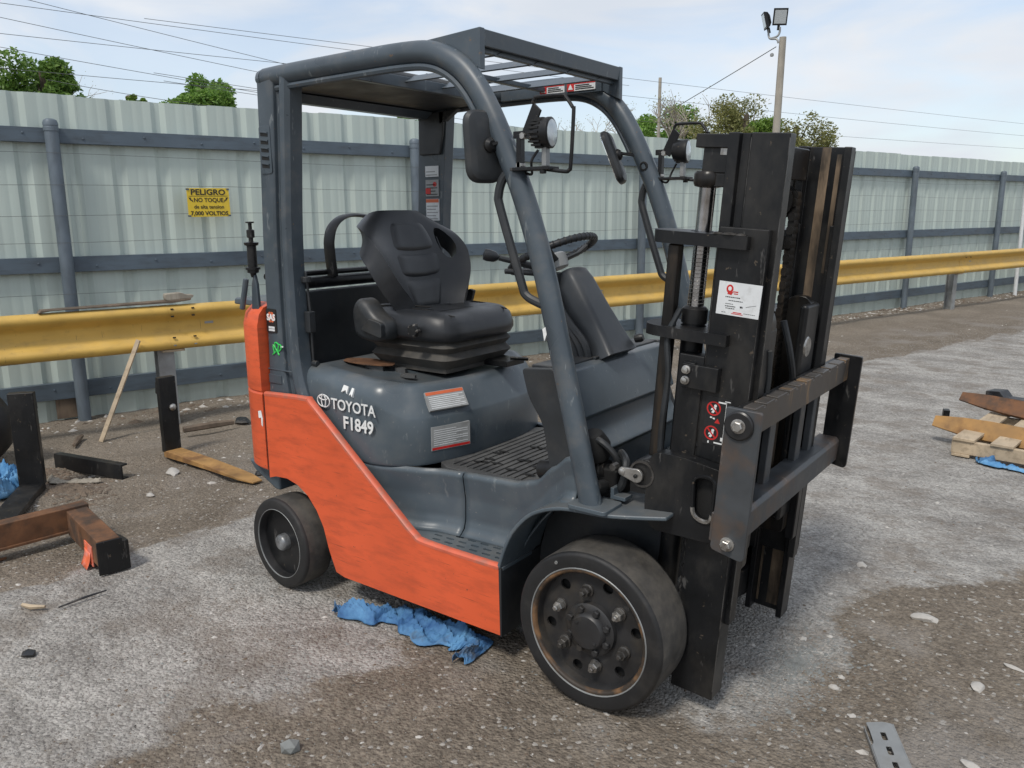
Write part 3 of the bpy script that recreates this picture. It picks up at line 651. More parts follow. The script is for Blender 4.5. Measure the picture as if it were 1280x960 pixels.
def overhead_guard():
    c = [(-1.440,1.948),(-1.30,1.952),(-1.0,1.955),(-.75,1.955),(-.62,1.942),(-.53,1.902),(-.462,1.840),(-.402,1.750),(-.345,1.640),(-.296,1.535),(-.245,1.40),(-.200,1.255),(-.140,1.03),(-.085,.82),(-.030,.610)]
    def Y(z): return -.440-.018*max(0, (1.3-z)/.7)
    pts = [Vector((x, Y(z), z)) for x, z in c]; pts = smooth_path(pts, 5)
    b = B(); b.tube(pts, .035, 18, ry=.031, ref=(0, -.05, 1))
    legs = pair('guard_leg', b, M_GUARD, ang=60)
    ctr = Vector((-.95, 0, 1.45)); pl2 = []
    for i in range(3, len(pts)-1):
        p = pts[i]
        if p.z < 1.70: break
        t_ = (pts[i+1]-pts[i-1]).normalized(); nn = Vector((t_.z, 0, -t_.x)); nn = nn if nn.dot(ctr-p) > 0 else -nn
        pl2.append(p+nn*.043+Vector((0, -.006, 0)))
    b = B(); b.tube(pl2, .012, 8); pair('guard_lip', b, M_GUARD)
    b = B(); b.lathe([(.001,-.040),(.020,-.037),(.030,-.022),(.033,.0)], (-1.440, -.44, 1.948), (1, 0, 0), 18); pair('guard_end_cap', b, M_GUARD)
    b = B(); b.prism(roundpoly([(-.085,-.51),(.045,-.51),(.045,-.40),(-.085,-.40)], .015), 'z', .610, .624); pair('foot_plate', b, M_GREY, bev=.003)
    # rear pillars: section (dx from the rear edge, y), several heights
    sec = [(0,-.452),(.004,-.466),(.46,-.468),(.52,-.462),(.54,-.447),(.66,-.445),(.70,-.458),(.80,-.470),(.92,-.466),(1,-.450),(1,-.395),(0,-.395)]
    st = [(.770,-1.508,.222),(.800,-1.506,.205),(.86,-1.502,.182),(.95,-1.497,.164),(1.10,-1.493,.155),(1.37,-1.487,.150),(1.65,-1.472,.155),(1.945,-1.462,.170)]
    st = [(q.x, q.y, q.z) for q in smooth_path([(a, b_, c_) for a, b_, c_ in st], 3)]
    b = B(); b.loft([[(x0+f*w_, y, z) for f, y in sec] for z, x0, w_ in st], True)
    pr, plf = pair('rear_pillar', b, M_GUARD, bev=.003)
    b = B(); b.box(-1.500, -1.425, -.4715, -.460, .815, .850); b.box(-1.505, -1.36, -.4700, -.460, .868, .873); build('pillar_cover', b, M_GUARD, pr, bev=.002)
    # louvre
    b = B()
    T = frame((-1.4325, -.4685, 1.695), (1, 0, 0), (.05, 0, 1))
    b.T = T; b.prism(roundpoly([(-.030,-.085),(.034,-.085),(.034,.085),(-.030,.085)], .012), 'z', -.004, .0025); lv_ = build('louvre_panel', b, M_GUARD, pr, bev=.001)
    for k in range(5):
        b = B(T); b.prism([(-.020,-.062+k*.028),(.022,-.066+k*.028),(.022,-.056+k*.028),(-.020,-.050+k*.028)], 'z', .002, .0036); build('louvre_slot', b, M_HOLE, lv_)
        b = B(T); b.prism([(-.020,-.049+k*.028),(.022,-.055+k*.028),(.022,-.050+k*.028),(-.020,-.044+k*.028)], 'z', .002, .007); build('louvre_lip', b, M_GUARD, lv_, bev=.001)
    # stickers on the right pillar
    T = frame((-1.462, -.4700, 1.062), (1, 0, 0), (.02, 0, 1)); b = B(T); b.prism(roundpoly([(-.030,-.046),(.030,-.046),(.030,.046),(-.030,.046)], .007), 'z', -.003, .0012); sk = build('pillar_sticker', b, M_STKBLK, pr)
    b = B(T)
    for k in range(6): b.prism(circ(.0+.013*math.cos(k*1.047), .014+.013*math.sin(k*1.047), .0095, 8), 'z', .001, .0018)
    build('sticker_flower', b, M_STKOR, sk)
    text('lettering', 'SAS', .034, frame(T @ Vector((0, .002, .0022)), (1, 0, 0), (.02, 0, 1)), M_WHITE, sk, .0012, .92, .0004, 'CENTER')
    b = B(T); b.box(-.018, .018, -.030, -.022, .001, .0018); b.box(-.018, .018, -.040, -.032, .001, .0018); build('sticker_print', b, M_STICK, sk)
    b = B(); q = [(-1.468,.930),(-1.440,.948),(-1.428,.970),(-1.450,.978),(-1.446,.952),(-1.430,.945),(-1.412,.962),(-1.426,.972),(-1.436,.940),(-1.428,.932),(-1.462,.968),(-1.456,.934)]
    b.tube([(x, -.4700, z) for x, z in [(p.x, p.y) for p in smooth_path([(x, z, 0) for x, z in q], 4)]], .0028, 5); label_part(build('marker_scribble', b, M_GREEN, pr), 'green paint-marker scribble on the pillar')
    b = B(); b.box(-1.418, -1.404, -.4705, -.466, .962, .967); build('marker_dash', b, M_WHITE, pr)
    # labels on the left rear pillar, inner side
    for z0, z1, mm, top_ in ((1.625, 1.672, M_STICK, None), (1.540, 1.612, M_STICKG, None), (1.432, 1.528, M_STICK, M_STKOR)):
        b = B(); b.box(-1.425, -1.348, .389, .396, z0, z1); l_ = build('pillar_label', b, mm, plf)
        if top_: b = B(); b.box(-1.424, -1.349, .388, .3895, z1-.016, z1-.001); build('label_header', b, top_, l_)
        b = B()
        for k in range(int((z1-z0)/.014)-1): b.box(-1.420, -1.355-.012*(k % 2), .388, .3895, z0+.006+k*.014, z0+.010+k*.014)
        build('label_print', b, M_STICKG if mm is M_STICK else M_INK, l_)
    b = B(); b.box(-1.424, -1.395, .3875, .389, 1.55, 1.575); b.lathe([(.011, 0), (.011, .001)], (-1.37, .3890, 1.592), (0, -1, 0), 12); build('red_print', b, M_RED, plf)
    # front header
    b = B(); b.prism([(-.470,1.950),(-.452,1.948),(-.447,1.995),(-.470,1.999)], 'y', -.418, .418); build('front_header', b, M_GUARD, FK, bev=.003)
    b = B(); b.prism([(-.447,1.998),(-.447,1.880),(-.50,1.905),(-.57,1.945),(-.66,1.986)], 'y', -.432, -.408); pair('header_gusset', b, M_GUARD, bev=.003)
    # roof: fore-and-aft slats, two cross members, closed rear
    b = B(); b.box(-.49, -.472, -.41, .41, 1.935, 1.96); b.box(-.80, -.775, -.41, .41, 1.934, 1.952); b.box(-1.065, -1.04, -.41, .41, 1.915, 1.955)
    for a, c_ in ((-.49, -.472),): pass
    build('cross_member', b, M_GUARD, FK, bev=.003)
    for k in range(4):
        y = -.30+k*.20; b = B(); b.prism([(y-.03,1.936),(y-.024,1.932),(y+.032,1.958),(y+.03,1.966)], 'x', -1.05, -.472); build('roof_slat', b, M_GUARD, FK, bev=.002)
    b = B(); b.prism([(-1.455,1.90),(-1.06,1.918),(-1.04,1.955),(-1.06,1.975),(-1.46,1.972)], 'y', -.41, .41); build('rear_roof_panel', b, M_DARK, FK, bev=.01)
    b = B(); b.prism([(-1.46,1.875),(-1.40,1.872),(-1.36,1.90),(-1.46,1.91)], 'y', -.41, .41); build('rear_header', b, M_GUARD, FK, bev=.006)
    b = B(); b.prism([(-1.45,1.72),(-1.33,1.72),(-1.31,1.80),(-1.30,1.90),(-1.45,1.90)], 'y', .38, .3945); b.prism([(-1.33,1.84),(-1.33,1.90),(-1.22,1.905)], 'y', .38, .41); build('pillar_gusset', b, M_DARK, plf, bev=.004)
    # red and white strips on the left rail
    b = B(); b.box(-1.0, -.52, .398, .412, 1.915, 1.965); rl = build('rail_plate', b, M_GUARD, FK, bev=.002)
    for x0, x1 in ((-.80, -.685), (-.672, -.545)):
        b = B(); b.box(x0, x1, .394, .399, 1.925, 1.956); q = build('rail_label', b, M_STICK, rl)
        b = B(); b.box(x0, x0+.032, .393, .3945, 1.9255, 1.9555); b.box(x0+.032, x1, .393, .3945, 1.950, 1.9555); build('label_header', b, M_RED, q)
        b = B(); b.prism([(x0+.005,1.931),(x0+.027,1.931),(x0+.016,1.951)], 'y', .392, .3932); build('triangle_mark', b, M_WHITE, q)
        b = B()
        for k in range(3): b.box(x0+.038, x1-.006-.01*k, .393, .3945, 1.930+k*.0065, 1.9335+k*.0065)
        build('label_print', b, M_INK, q)
    # grab handles
    h = [(-.325,-.448,1.585),(-.352,-.452,1.560),(-.366,-.455,1.515),(-.358,-.455,1.47),(-.285,-.455,1.262),(-.266,-.455,1.222),(-.225,-.452,1.202),(-.170,-.448,1.185)]
    b = B(); b.tube(smooth_path(h, 4), .0135, 10); pair('grab_handle', b, M_DARK)
    b = B(); b.prism([(-.199,1.128),(-.180,1.140),(-.184,1.112),(-.192,1.092)], 'y', -.4690, -.452); build('paint_chip', b, M_WHITE, legs[0])
overhead_guard()

def lamp_set(sg):
    def m(b): return b if sg < 0 else mirror(b)
    # mirror: back towards the front, glass to the rear
    cx, cy, cz = (-.405, -.475, 1.655) if sg < 0 else (-.455, -.385, 1.668); wd = Vector((.35, .94, 0)).normalized(); nb = Vector((.94, -.35, 0)).normalized()
    T = Matrix(((wd.x, 0, nb.x, cx), (wd.y, 0, nb.y, cy), (0, 1, 0, cz), (0, 0, 0, 1)))
    T = T @ Matrix.Rotation(R(-4 if sg < 0 else -22), 4, 'X')
    out = roundpoly([(-.060,-.106),(.062,-.106),(.068,.100),(-.064,.104)], .046, 6)
    b = B(T); b.loft([[(x, y, z) for x, y in inset(out, d)] for z, d in ((-.010, .004), (-.008, 0), (.004, 0), (.014, .008), (.020, .025))], True); mr = build('mirror', m(b), M_DARK, FK, ang=30)
    b = B(T); b.prism(inset(out, .006), 'z', -.0125, -.0102); build('mirror_glass', m(b), M_MIRROR, mr)
    b = B(T); b.lathe([(.022,.018),(.022,.028),(.012,.036)], (.01,.0,0), (0,0,1), 12); b.v += []; b2 = m(b); build('mirror_mount', b2, M_BLACK, mr)
    b = B(); b.tube([T @ Vector((.01, 0, .034)), (-.345, -.455, 1.668), (-.325, -.44, 1.660)], .006, 6); build('mirror_arm', m(b), M_BLACK, mr)
    # work lamp
    x, y, z = -.195, -.452, 1.682
    b = B(); b.lathe([(.016,-.046),(.030,-.039),(.038,-.020),(.041,-.004),(.043,.006),(.043,.013),(.039,.016)], (x, y, z), (1, -.19*sg, 0), 24); lm = build('work_lamp', m(b), M_BLACK, FK)
    b = B(); b.lathe([(.0385,.0155),(.026,.0185),(.0,.0195)], (x, y, z), (1, -.19*sg, 0), 24); build('lamp_lens', m(b), M_LENS, lm)
    b = B()
    for k in range(9):
        a = -1.25+k*.3125; zz = math.sin(a)*.041; hw = math.cos(a)*.041
        b.box(x-.044*math.cos(a*.6), x-.004, y-hw-.003, y+hw*.2, z+zz-.0028, z+zz+.0028)
    build('cooling_fins', m(b), M_BLACK, lm)
    b = B(); b.box(x-.012, x+.004, y-.012, y+.010, z-.092, z-.038); build('lamp_foot', m(b), M_GALV, lm, bev=.003)
    b = B(); b.box(x-.11, x+.025, y-.03, y+.025, z-.102, z-.092); b.lathe([(.010,0),(.010,.02)], (x, y-.02, z-.112), (0,0,1), 8); b.box(x-.10, x-.085, y-.012, y+.012, z-.10, z-.0); b.box(x-.115, x-.075, y-.006, y+.006, z-.01, z+.01); br = build('lamp_bracket', m(b), M_BLACK, lm, bev=.002)
    b = B(); b.prism([(x-.088,z-.0),(x-.058,z-.018),(x-.020,z+.062),(x-.046,z+.085)], 'y', y-.004, y+.004); build('shade_plate', m(b), M_BLACK, lm, bev=.001)
    for dx, dz in ((.080, .004), (.092, .085)): build('bracket_bolt', m(B().lathe([(.009,-.012),(.009,.012)], (x-dx, y, z-dz), (0,1,0), 10)), M_BOLT, lm)
    gp = [(x-.046,z+.082),(x-.040,z+.094),(x-.028,z+.098),(x+.052,z+.096),(x+.064,z+.090),(x+.086,z+.062),(x+.090,z+.050),(x+.082,z-.09),(x+.076,z-.104),(x+.064,z-.108),(x-.01,z-.098)]
    b = B(); b.tube([(p.x, y-.004, p.y) for p in smooth_path([(a, c_, 0) for a, c_ in gp], 3)], .0055, 8); build('lamp_guard', m(b), M_BLACK, lm)
    b = B(); b.tube(smooth_path([(x-.03,y,z-.045),(x-.05,y-.005,z-.075),(x-.06,y+.01,z-.11),(x-.085,y+.01,z-.105)]), .004, 6); build('lamp_cable', m(b), M_INK, lm)
lamp_set(-1); lamp_set(1)
build('pillar_grommet', B().lathe([(.017, 0), (.017, .004), (.012, .005), (.010, .001), (0, .001)], (-.338, .411, 1.632), (0, -1, 0), 16), M_HOLE, FK)

def wheels():
    def front(sg):
        yo = -.530; R_ = .246; T = Matrix.Scale(1, 4)
        def mm(b): return b if sg < 0 else mirror(b)
        O = (0, yo, R_); AX = (0, 1, 0)
        dz = [(.060*math.sin(a), .060*math.cos(a)) for a in []]
        holes = [circ(.148*math.cos(a), .246+.148*math.sin(a), .0175, 14) for a in [R(10+60*k) for k in range(6)]]
        b = B(); b.holed(circ(0, .246, .183, 48), holes, 'y', yo+.038, yo+.046); wh = build('wheel', mm(b), M_WHEEL, FK, ang=40)
        b = B(); b.lathe([(.1965,.006),(.1985,.001),(.234,.0),(.2405,.002),(.2450,.009),(.246,.02),(.246,.156),(.2455,.170),(.238,.178),(.19,.178),(.185,.06)], O, AX, 64, cap=False); build('tyre', mm(b), M_RUBBER, wh, ang=50)
        b = B(); b.lathe([(.2455,.0125),(.2468,.020),(.2468,.158),(.2455,.166)], O, AX, 64, cap=False); build('tread', mm(b), M_TREAD, wh)
        b = B(); b.lathe([(.1995,.0005),(.1980,-.0015),(.1955,-.001),(.1945,.004)], O, AX, 64, cap=False); build('bead_ring', mm(b), M_GALV, wh)
        b = B(); b.lathe([(.1955,.002),(.1890,.000),(.1840,.004),(.1825,.010),(.1820,.012)], O, AX, 64, cap=False); build('rim_flange', mm(b), M_RUSTRIM, wh, ang=60)
        b = B(); b.lathe([(.1822,.0115),(.1790,.020),(.1770,.040)], O, AX, 64, cap=False); build('rim_barrel', mm(b), M_WHEEL, wh, ang=60)
        b = B(); b.lathe([(.165,.085),(.183,.060)], O, AX, 32); build('brake_drum', mm(b), M_HOLE, wh)
        b = B(); b.lathe([(.084,.040),(.082,.022),(.076,.018),(.060,.016),(.056,.004),(.050,-.002),(.020,-.006),(.0,-.007)], O, AX, 36); build('hub', mm(b), M_WHEEL, wh, ang=30)
        for k in range(8):
            a = R(22+45*k); b = B(); b.lathe([(.0115,.020),(.0115,.008),(.009,.004),(.0,.004)], (.0675*math.cos(a), yo, .246+.0675*math.sin(a)), AX, 6); build('hub_bolt', mm(b), M_WHEEL, wh, ang=25)
        for k in range(2):
            a = R(-40+180*k); b = B(); b.lathe([(.006,.006),(.006,-.006),(.0,-.007)], (.040*math.cos(a), yo, .246+.040*math.sin(a)), AX, 6); build('cap_bolt', mm(b), M_WHEEL, wh)
        for k in range(6):
            a = R(38+60*k); c = (.1185*math.cos(a), yo, .246+.1185*math.sin(a))
            b = B(); b.lathe([(.0215,.040),(.0200,.032),(.0165,.030)], c, AX, 18); nu = build('nut_washer', mm(b), M_BOLTD, wh)
            b = B(); b.lathe([(.0165,.034),(.0165,.014),(.0145,.011),(.0085,.0105),(.0085,.000),(.0065,-.003),(.0,-.003)], c, AX, 6, a0=.3*k); build('wheel_nut', mm(b), M_BOLTD if k % 2 else M_BOLT, nu, ang=25)
        b = B(); b.lathe([(.006,-.003),(.005,-.006),(.0,-.006)], (-.105, yo+.002, .246+.195), AX, 8); build('valve_mark', mm(b), M_GALV, wh)
    def rear(sg):
        rr = .1824; cx = -1.415; yo = -.543
        T = Matrix.Translation((cx, yo, rr)) @ Matrix.Rotation(-.0635 if sg < 0 else .0635, 4, 'Z')
        def mm(b): return b if sg < 0 else mirror(b)
        AX = (0, 1, 0); O = (0, 0, 0)
        b = B(T); b.lathe([(.138,.034),(.130,.046),(.120,.060),(.112,.064),(.104,.056),(.094,.050),(.080,.062),(.066,.076),(.054,.072),(.047,.040),(.041,.034),(.0,.032)], O, AX, 44); wh = build('wheel', mm(b), M_BLACK, FK, ang=50)
        b = B(T); b.lathe([(.1395,.004),(.141,.0),(.172,.0),(.178,.003),(.1818,.009),(.1824,.02),(.1824,.110),(.180,.122),(.172,.127),(.14,.127),(.136,.03)], O, AX, 56, cap=False); build('tyre', mm(b), M_RUBBER, wh, ang=50)
        b = B(T); b.lathe([(.1822,.016),(.1832,.022),(.1832,.108),(.1820,.114)], O, AX, 56, cap=False); build('tread', mm(b), M_TREAD, wh)
        b = B(T); b.lathe([(.1415,.0005),(.1405,-.0012),(.1392,-.001),(.1385,.004)], O, AX, 56, cap=False); build('bead_ring', mm(b), M_GALV, wh)
        b = B(T); b.lathe([(.139,.001),(.137,.012),(.136,.034)], O, AX, 56, cap=False); build('rim_flange', mm(b), M_WHEEL, wh, ang=60)
        b = B(T); b.lathe([(.034,.036),(.033,.012),(.028,.004),(.020,.001),(.0,.0)], O, AX, 24); build('hub_cap', mm(b), M_CAP, wh, ang=50)
    front(-1); front(1); rear(-1); rear(1)
wheels()

def seat():
    b = B(); rings = []
    foot = roundpoly([(-1.215,-.215),(-.795,-.215),(-.795,.215),(-1.215,.215)], .06, 4)
    for k in range(5):
        z = .905+k*.0230; rings.append([(x, y, z) for x, y in inset(foot, .0 if k % 2 else .022)])
    rings = [[(x, y, .875) for x, y in inset(foot, .035)], [(x, y, .890) for x, y in inset(foot, .035)]] + rings
    b.loft(rings, True); st = build('seat', b, M_BELLOW, FK, ang=25); label_part(st, 'ribbed rubber bellows base of the driver seat')
    # cushion
    b = B(); rings = []
    cp = roundpoly([(-1.23,-.226),(-1.0,-.242),(-.84,-.238),(-.775,-.185),(-.775,.185),(-.84,.238),(-1.0,.242),(-1.23,.226)], .07, 5)
    for z, d in ((.995,.035),(1.0,.012),(1.02,.0),(1.052,.0),(1.078,.012),(1.094,.034),(1.101,.062),(1.100,.10),(1.094,.15)):
        Q = inset(cp, d); rings.append([(x, y, z+(.012*(y/.24)**2 if z > 1.06 else 0)-.030*max(0, (x+.92)/.18)**2*(1 if z > 1.04 else .15)+.018*max(0, (-1.05-x)/.2)) for x, y in Q])
    b.loft(rings, True); build('seat_cushion', b, M_VINYL, st, ang=60)
    b = B(); b.tube([(-1.15,-.20,1.115),(-1.05,-.11,1.110),(-.98,-.09,1.108)], .004, 5); b.tube([(-.80,-.16,1.09),(-.93,-.165,1.107),(-1.0,-.17,1.11)], .0025, 5); b.tube([(-.80,.16,1.09),(-.93,.165,1.107),(-1.0,.17,1.11)], .0025, 5); build('cushion_seam', b, M_INK, st)
    # backrest shell: s across, t up
    def hw(t): 
        K = [(0,.165),(.12,.185),(.25,.222),(.40,.252),(.56,.268),(.70,.268),(.82,.252),(.91,.222),(.965,.188),(1,.160)]
        for i in range(len(K)-1):
            if t <= K[i+1][0]+1e-9:
                p0, p1, p2, p3 = K[max(i-1, 0)], K[i], K[i+1], K[min(i+2, len(K)-1)]; h = p2[0]-p1[0]; f = (t-p1[0])/h
                m1 = (p2[1]-p0[1])/(p2[0]-p0[0])*h; m2 = (p3[1]-p1[1])/(p3[0]-p1[0])*h
                return (2*f**3-3*f*f+1)*p1[1]+(f**3-2*f*f+f)*m1+(-2*f**3+3*f*f)*p2[1]+(f**3-f*f)*m2
        return K[-1][1]
    def back(s, t, off=0):
        z = 1.075+t*.385-.060*abs(s)**3*max(0, t-.55)/.45; x = -1.120-.050*t-.075*t*t+.095*abs(s)**2.6*(1-t**3)
        return (x+off, s*hw(t), z)
    hc, hr = (.69, .665), (.165, .165)
    def fn(u, v):
        s, t = u*2-1, v
        for sg in (1,):
            dx, dy = (s-sg*hc[0])/hr[0], (t-hc[1]+.03*(abs(s)-.7)*6)/hr[1]; q = math.hypot(dx, dy)
            if .62 < q < 1.25: s = sg*hc[0]+dx/q*hr[0]*(.98+.4*max(0, q-1)); t = hc[1]+(dy/q*hr[1]*(.98+.4*max(0, q-1)))-.03*(abs(s)-.7)*6
        return back(s, max(0, min(1, t)))
    def skip(u, v):
        s, t = u*2-1, v
        return any(math.hypot((s-sg*hc[0])/hr[0], (t-hc[1]+.03*(abs(s)-.7)*6)/hr[1]) < .93 for sg in (1,))
    b = B().grid(fn, 36, 30, skip=skip); bk = build('backrest', b, M_VINYL, st, recalc=False, solid=0, ang=180)
    q = bk.modifiers.new('Solidify', 'SOLIDIFY'); q.thickness = .075; q.offset = 0; q.use_even_offset = False
    q = bk.modifiers.new('Bevel', 'BEVEL'); q.width = .022; q.segments = 4; q.limit_method = 'ANGLE'; q.angle_limit = R(60)
    q = bk.modifiers.new('Subsurf', 'SUBSURF'); q.levels = 1; q.render_levels = 1
    # padded centre of the backrest with three stitched cushions
    for t0, t1 in ((.02,.365),(.385,.625),(.645,.95)):
        def pf(u, v):
            wv = t0+(t1-t0)*v; k = .47-.05*abs(wv-.5); s = (u*2-1)*k
            e = min(1, 7*min(u, 1-u))*min(1, 5*min(v, 1-v)); e = math.sin(e*math.pi/2)
            return back(s, wv-.028*(1-(2*u-1)**2)*(1 if t0 > .1 or v > .5 else 0), .036+.014*e)
        build('back_pad', B().grid(pf, 14, 10), M_VINYL, bk, ang=180)
    for sg in (-1, 1):
        b = B(); b.tube([Vector(back(sg*(.50+.05*k*(k > 3)/4 if k < 6 else .62), .05+.145*k, .038)) for k in range(6)], .004, 6); build('piping', b, M_VINYL, bk)
    # hip restraint and recliner housing on both sides
    b = B(); hp = roundpoly([(-1.185,1.00),(-1.095,.985),(-1.015,1.00),(-1.015,1.065),(-1.075,1.090),(-1.12,1.145),(-1.172,1.152),(-1.200,1.10)], .03, 4)
    b.loft([[(x, y, z) for x, z in inset(hp, d)] for y, d in ((-.235,.0),(-.285,.0),(-.300,.008),(-.308,.025))], True); pair('hip_restraint', b, M_DARK, st, ang=50)
    b = B(); b.prism(roundpoly([(-1.13,1.035),(-1.02,1.01),(-1.02,1.066),(-1.085,1.080)], .01), 'y', -.322, -.300); pair('belt_housing', b, M_DARK, st, bev=.006)
    b = B(); b.lathe([(.010,0),(.010,.02),(.022,.022),(.024,.030),(.022,.038),(.0,.040)], (-.90, -.246, 1.045), (0, -1, 0), 10); kn = build('adjust_knob', b, M_BLACK, st, ang=20)
    for k in range(5):
        a = k*1.2566; b = B(); b.lathe([(.007,.018),(.008,.034),(.0,.040)], (-.90+.019*math.cos(a), -.246, 1.045+.019*math.sin(a)), (0, -1, 0), 8); build('knob_lobe', b, M_BOLTD, kn)
    b = B(); b.box(-.86, -.72, .05, .17, .876, .900); b.tube([(-.74,.10,.905),(-.68,.14,.90)], .008, 6); build('slide_lever', b, M_BLACK, st, bev=.004)
    b = B(); b.prism([(-1.10,1.09),(-1.05,1.10),(-1.035,1.145),(-1.06,1.150),(-1.10,1.12)], 'y', .24, .26); build('belt_buckle', b, M_INK, st, bev=.004)
    # tank strap, cross tube and hinge pin behind the seat
    b = B(); b.tube([(-1.50,-.43,1.19),(-1.50,.40,1.19)], .024, 14); ct = build('tank_cradle_tube', b, M_BLACK, FK)
    b = B(); b.tube([(-1.535,-.43,1.225),(-1.535,.40,1.225)], .012, 8); build('cradle_rod', b, M_BLACK, ct)
    pth = smooth_path([(-1.50,-.118,1.21),(-1.50,-.128,1.30),(-1.50,-.128,1.36),(-1.50,-.105,1.415),(-1.50,-.045,1.452),(-1.50,.04,1.458),(-1.50,.12,1.44),(-1.50,.20,1.36),(-1.50,.21,1.22)], 4)
    b = B(); b.tube(pth, .008, 8, ry=.034, ref=(0, -1, 0)); build('tank_strap', b, M_BLACK, ct)
    b = B(); b.lathe([(.008,-.12),(.012,-.105),(.022,-.102),(.022,-.092),(.028,-.090),(.028,-.082),(.018,-.080),(.018,.0),(.026,.003),(.028,.013),(.014,.015),(.009,.018),(.009,.03),(.015,.032),(.015,.060),(.007,.064),(.007,.085),(.016,.087),(.016,.092),(.0,.092)], (-1.555,-.47,1.345), (0,0,1), 14); hg = build('hinge_pin', b, M_BLACK, FK, ang=30)
    b = B(); b.prism([(-1.575,1.10),(-1.53,1.10),(-1.535,1.20),(-1.548,1.245),(-1.565,1.20)], 'y', -.475, -.460); b.tube([(-1.575,-.49,1.22),(-1.60,-.50,1.10)], .012, 6); build('hinge_bracket', b, M_GUARD, hg, bev=.004)
    b = B(); b.box(-1.335, -1.305, -.415, -.385, 1.02, 1.10); b.tube([(-1.33,-.40,1.25),(-1.322,-.395,1.1),(-1.32,-.395,.86)], .006, 6); b.lathe([(.02,-.01),(.02,.012)], (-1.33,-.40,1.22), (0,0,1), 10); b.lathe([(.012,-.006),(.012,.02)], (-1.31,-.40,.90), (1,0,0), 8); b.lathe([(.012,-.006),(.012,.02)], (-1.30,-.40,.872), (1,0,0), 8); build('hood_latch', b, M_DARK, FK, bev=.003)
seat()

def controls():
    # steering column: boxy shell leaning back to the driver
    a_, c_ = Vector((-.245, .0, .965)), Vector((-.405, .0, 1.262)); ax = (c_-a_).normalized(); fx = Vector((ax.z, 0, -ax.x))
    rings = []
    for t, hx, hy in ((0,.078,.098),(.15,.072,.086),(.5,.060,.074),(.85,.050,.068),(.97,.042,.060),(1.0,.032,.048)):
        P = roundpoly([(-hx,-hy),(hx,-hy),(hx,hy),(-hx,hy)], .026, 4); q = a_.lerp(c_, t); rings.append([q+fx*x+Vector((0, y, 0)) for x, y in P])
    b = B().loft(rings, True); cl = build('steering_column', b, M_COLUMN, FK, ang=50)
    for k in range(3):
        b = B(); b.tube(smooth_path([Vector((-.455+.018*k,-.082,1.235-.012*k)), Vector((-.40+.022*k,-.100,1.14-.012*k)), Vector((-.325+.026*k,-.112,1.035)), Vector((-.300+.022*k,-.112,.985))], 5), .014, 8); build('cable_sleeve', b, M_DARK, cl)
    b = B(); b.lathe([(.014,0),(.016,.02),(.012,.03)], (-.185,.085,1.03), (1,.2,.3), 10); build('column_knob', b, M_INK, cl)
    b = B(); rings = []
    for k in range(10):
        P = roundpoly([(-.355,-.10),(-.245,-.10),(-.245,.055),(-.355,.055)], .03, 4); rings.append([(x-.0*k, y, .985+k*.0065) for x, y in inset(P, (.0 if k % 2 else .010)+k*.0035)])
    b.loft(rings, True); build('pedal_bellows', b, M_INK, FK, ang=20)
    b = B(); b.box(-.40, -.34, -.11, -.06, .984, .998); build('red_switch', b, M_RED, FK, bev=.004)
    # wheel
    wc = Vector((-.475, .0, 1.318)); up_ = Vector((-.42, .0, .907)); e1 = Vector((0, 1, 0)); e2 = up_.cross(e1)
    b = B(); b.tube([wc+e1*(.156*math.cos(2*math.pi*i/48))+e2*(.156*math.sin(2*math.pi*i/48)) for i in range(48)], .0125, 12, loop=True); sw = build('steering_wheel', b, M_VINYL, FK)
    b = B()
    for i in range(48):
        a = 2*math.pi*i/48; q = wc+e1*(.156*math.cos(a))+e2*(.156*math.sin(a)); b.lathe([(.0132,-.003),(.0142,0),(.0132,.003)], q, -e1*math.sin(a)+e2*math.cos(a), 10)
    build('wheel_grip', b, M_INK, sw)
    for a in (R(90), R(205), R(335)):
        d = e1*math.cos(a)+e2*math.sin(a); b = B(); b.tube([wc-up_*.03+d*.03, wc-up_*.02+d*.10, wc+d*.150], .008, 8, ry=.020, ref=up_); build('wheel_spoke', b, M_DARK, sw)
    b = B(); b.lathe([(.040,-.055),(.045,-.03),(.045,-.010),(.036,-.003),(.0,-.001)], wc, up_, 20); build('wheel_hub', b, M_GALV, sw, ang=50)
    # levers
    b = B(); q0, q1 = Vector((-.43, -.05, 1.262)), Vector((-.585, -.205, 1.318)); dd = (q1-q0).normalized()
    b.tube([q0, q0.lerp(q1, .55)], .012, 8); b.tube([q0.lerp(q1, .5), q0.lerp(q1, .9)], .0095, 8); lv = build('direction_lever', b, M_DARK, FK)
    b = B(); b.lathe([(.010,-.02),(.018,-.008),(.021,.016),(.019,.030),(.0,.034)], q1, dd, 12); build('lever_knob', b, M_VINYL, lv)
    b = B(); b.tube([(-.42,-.05,1.25),(-.50,-.14,1.262),(-.545,-.19,1.268)], .010, 8); b.box(-.47, -.40, -.09, -.03, 1.19, 1.26); build('turn_lever', b, M_DARK, FK, bev=.003)
controls()

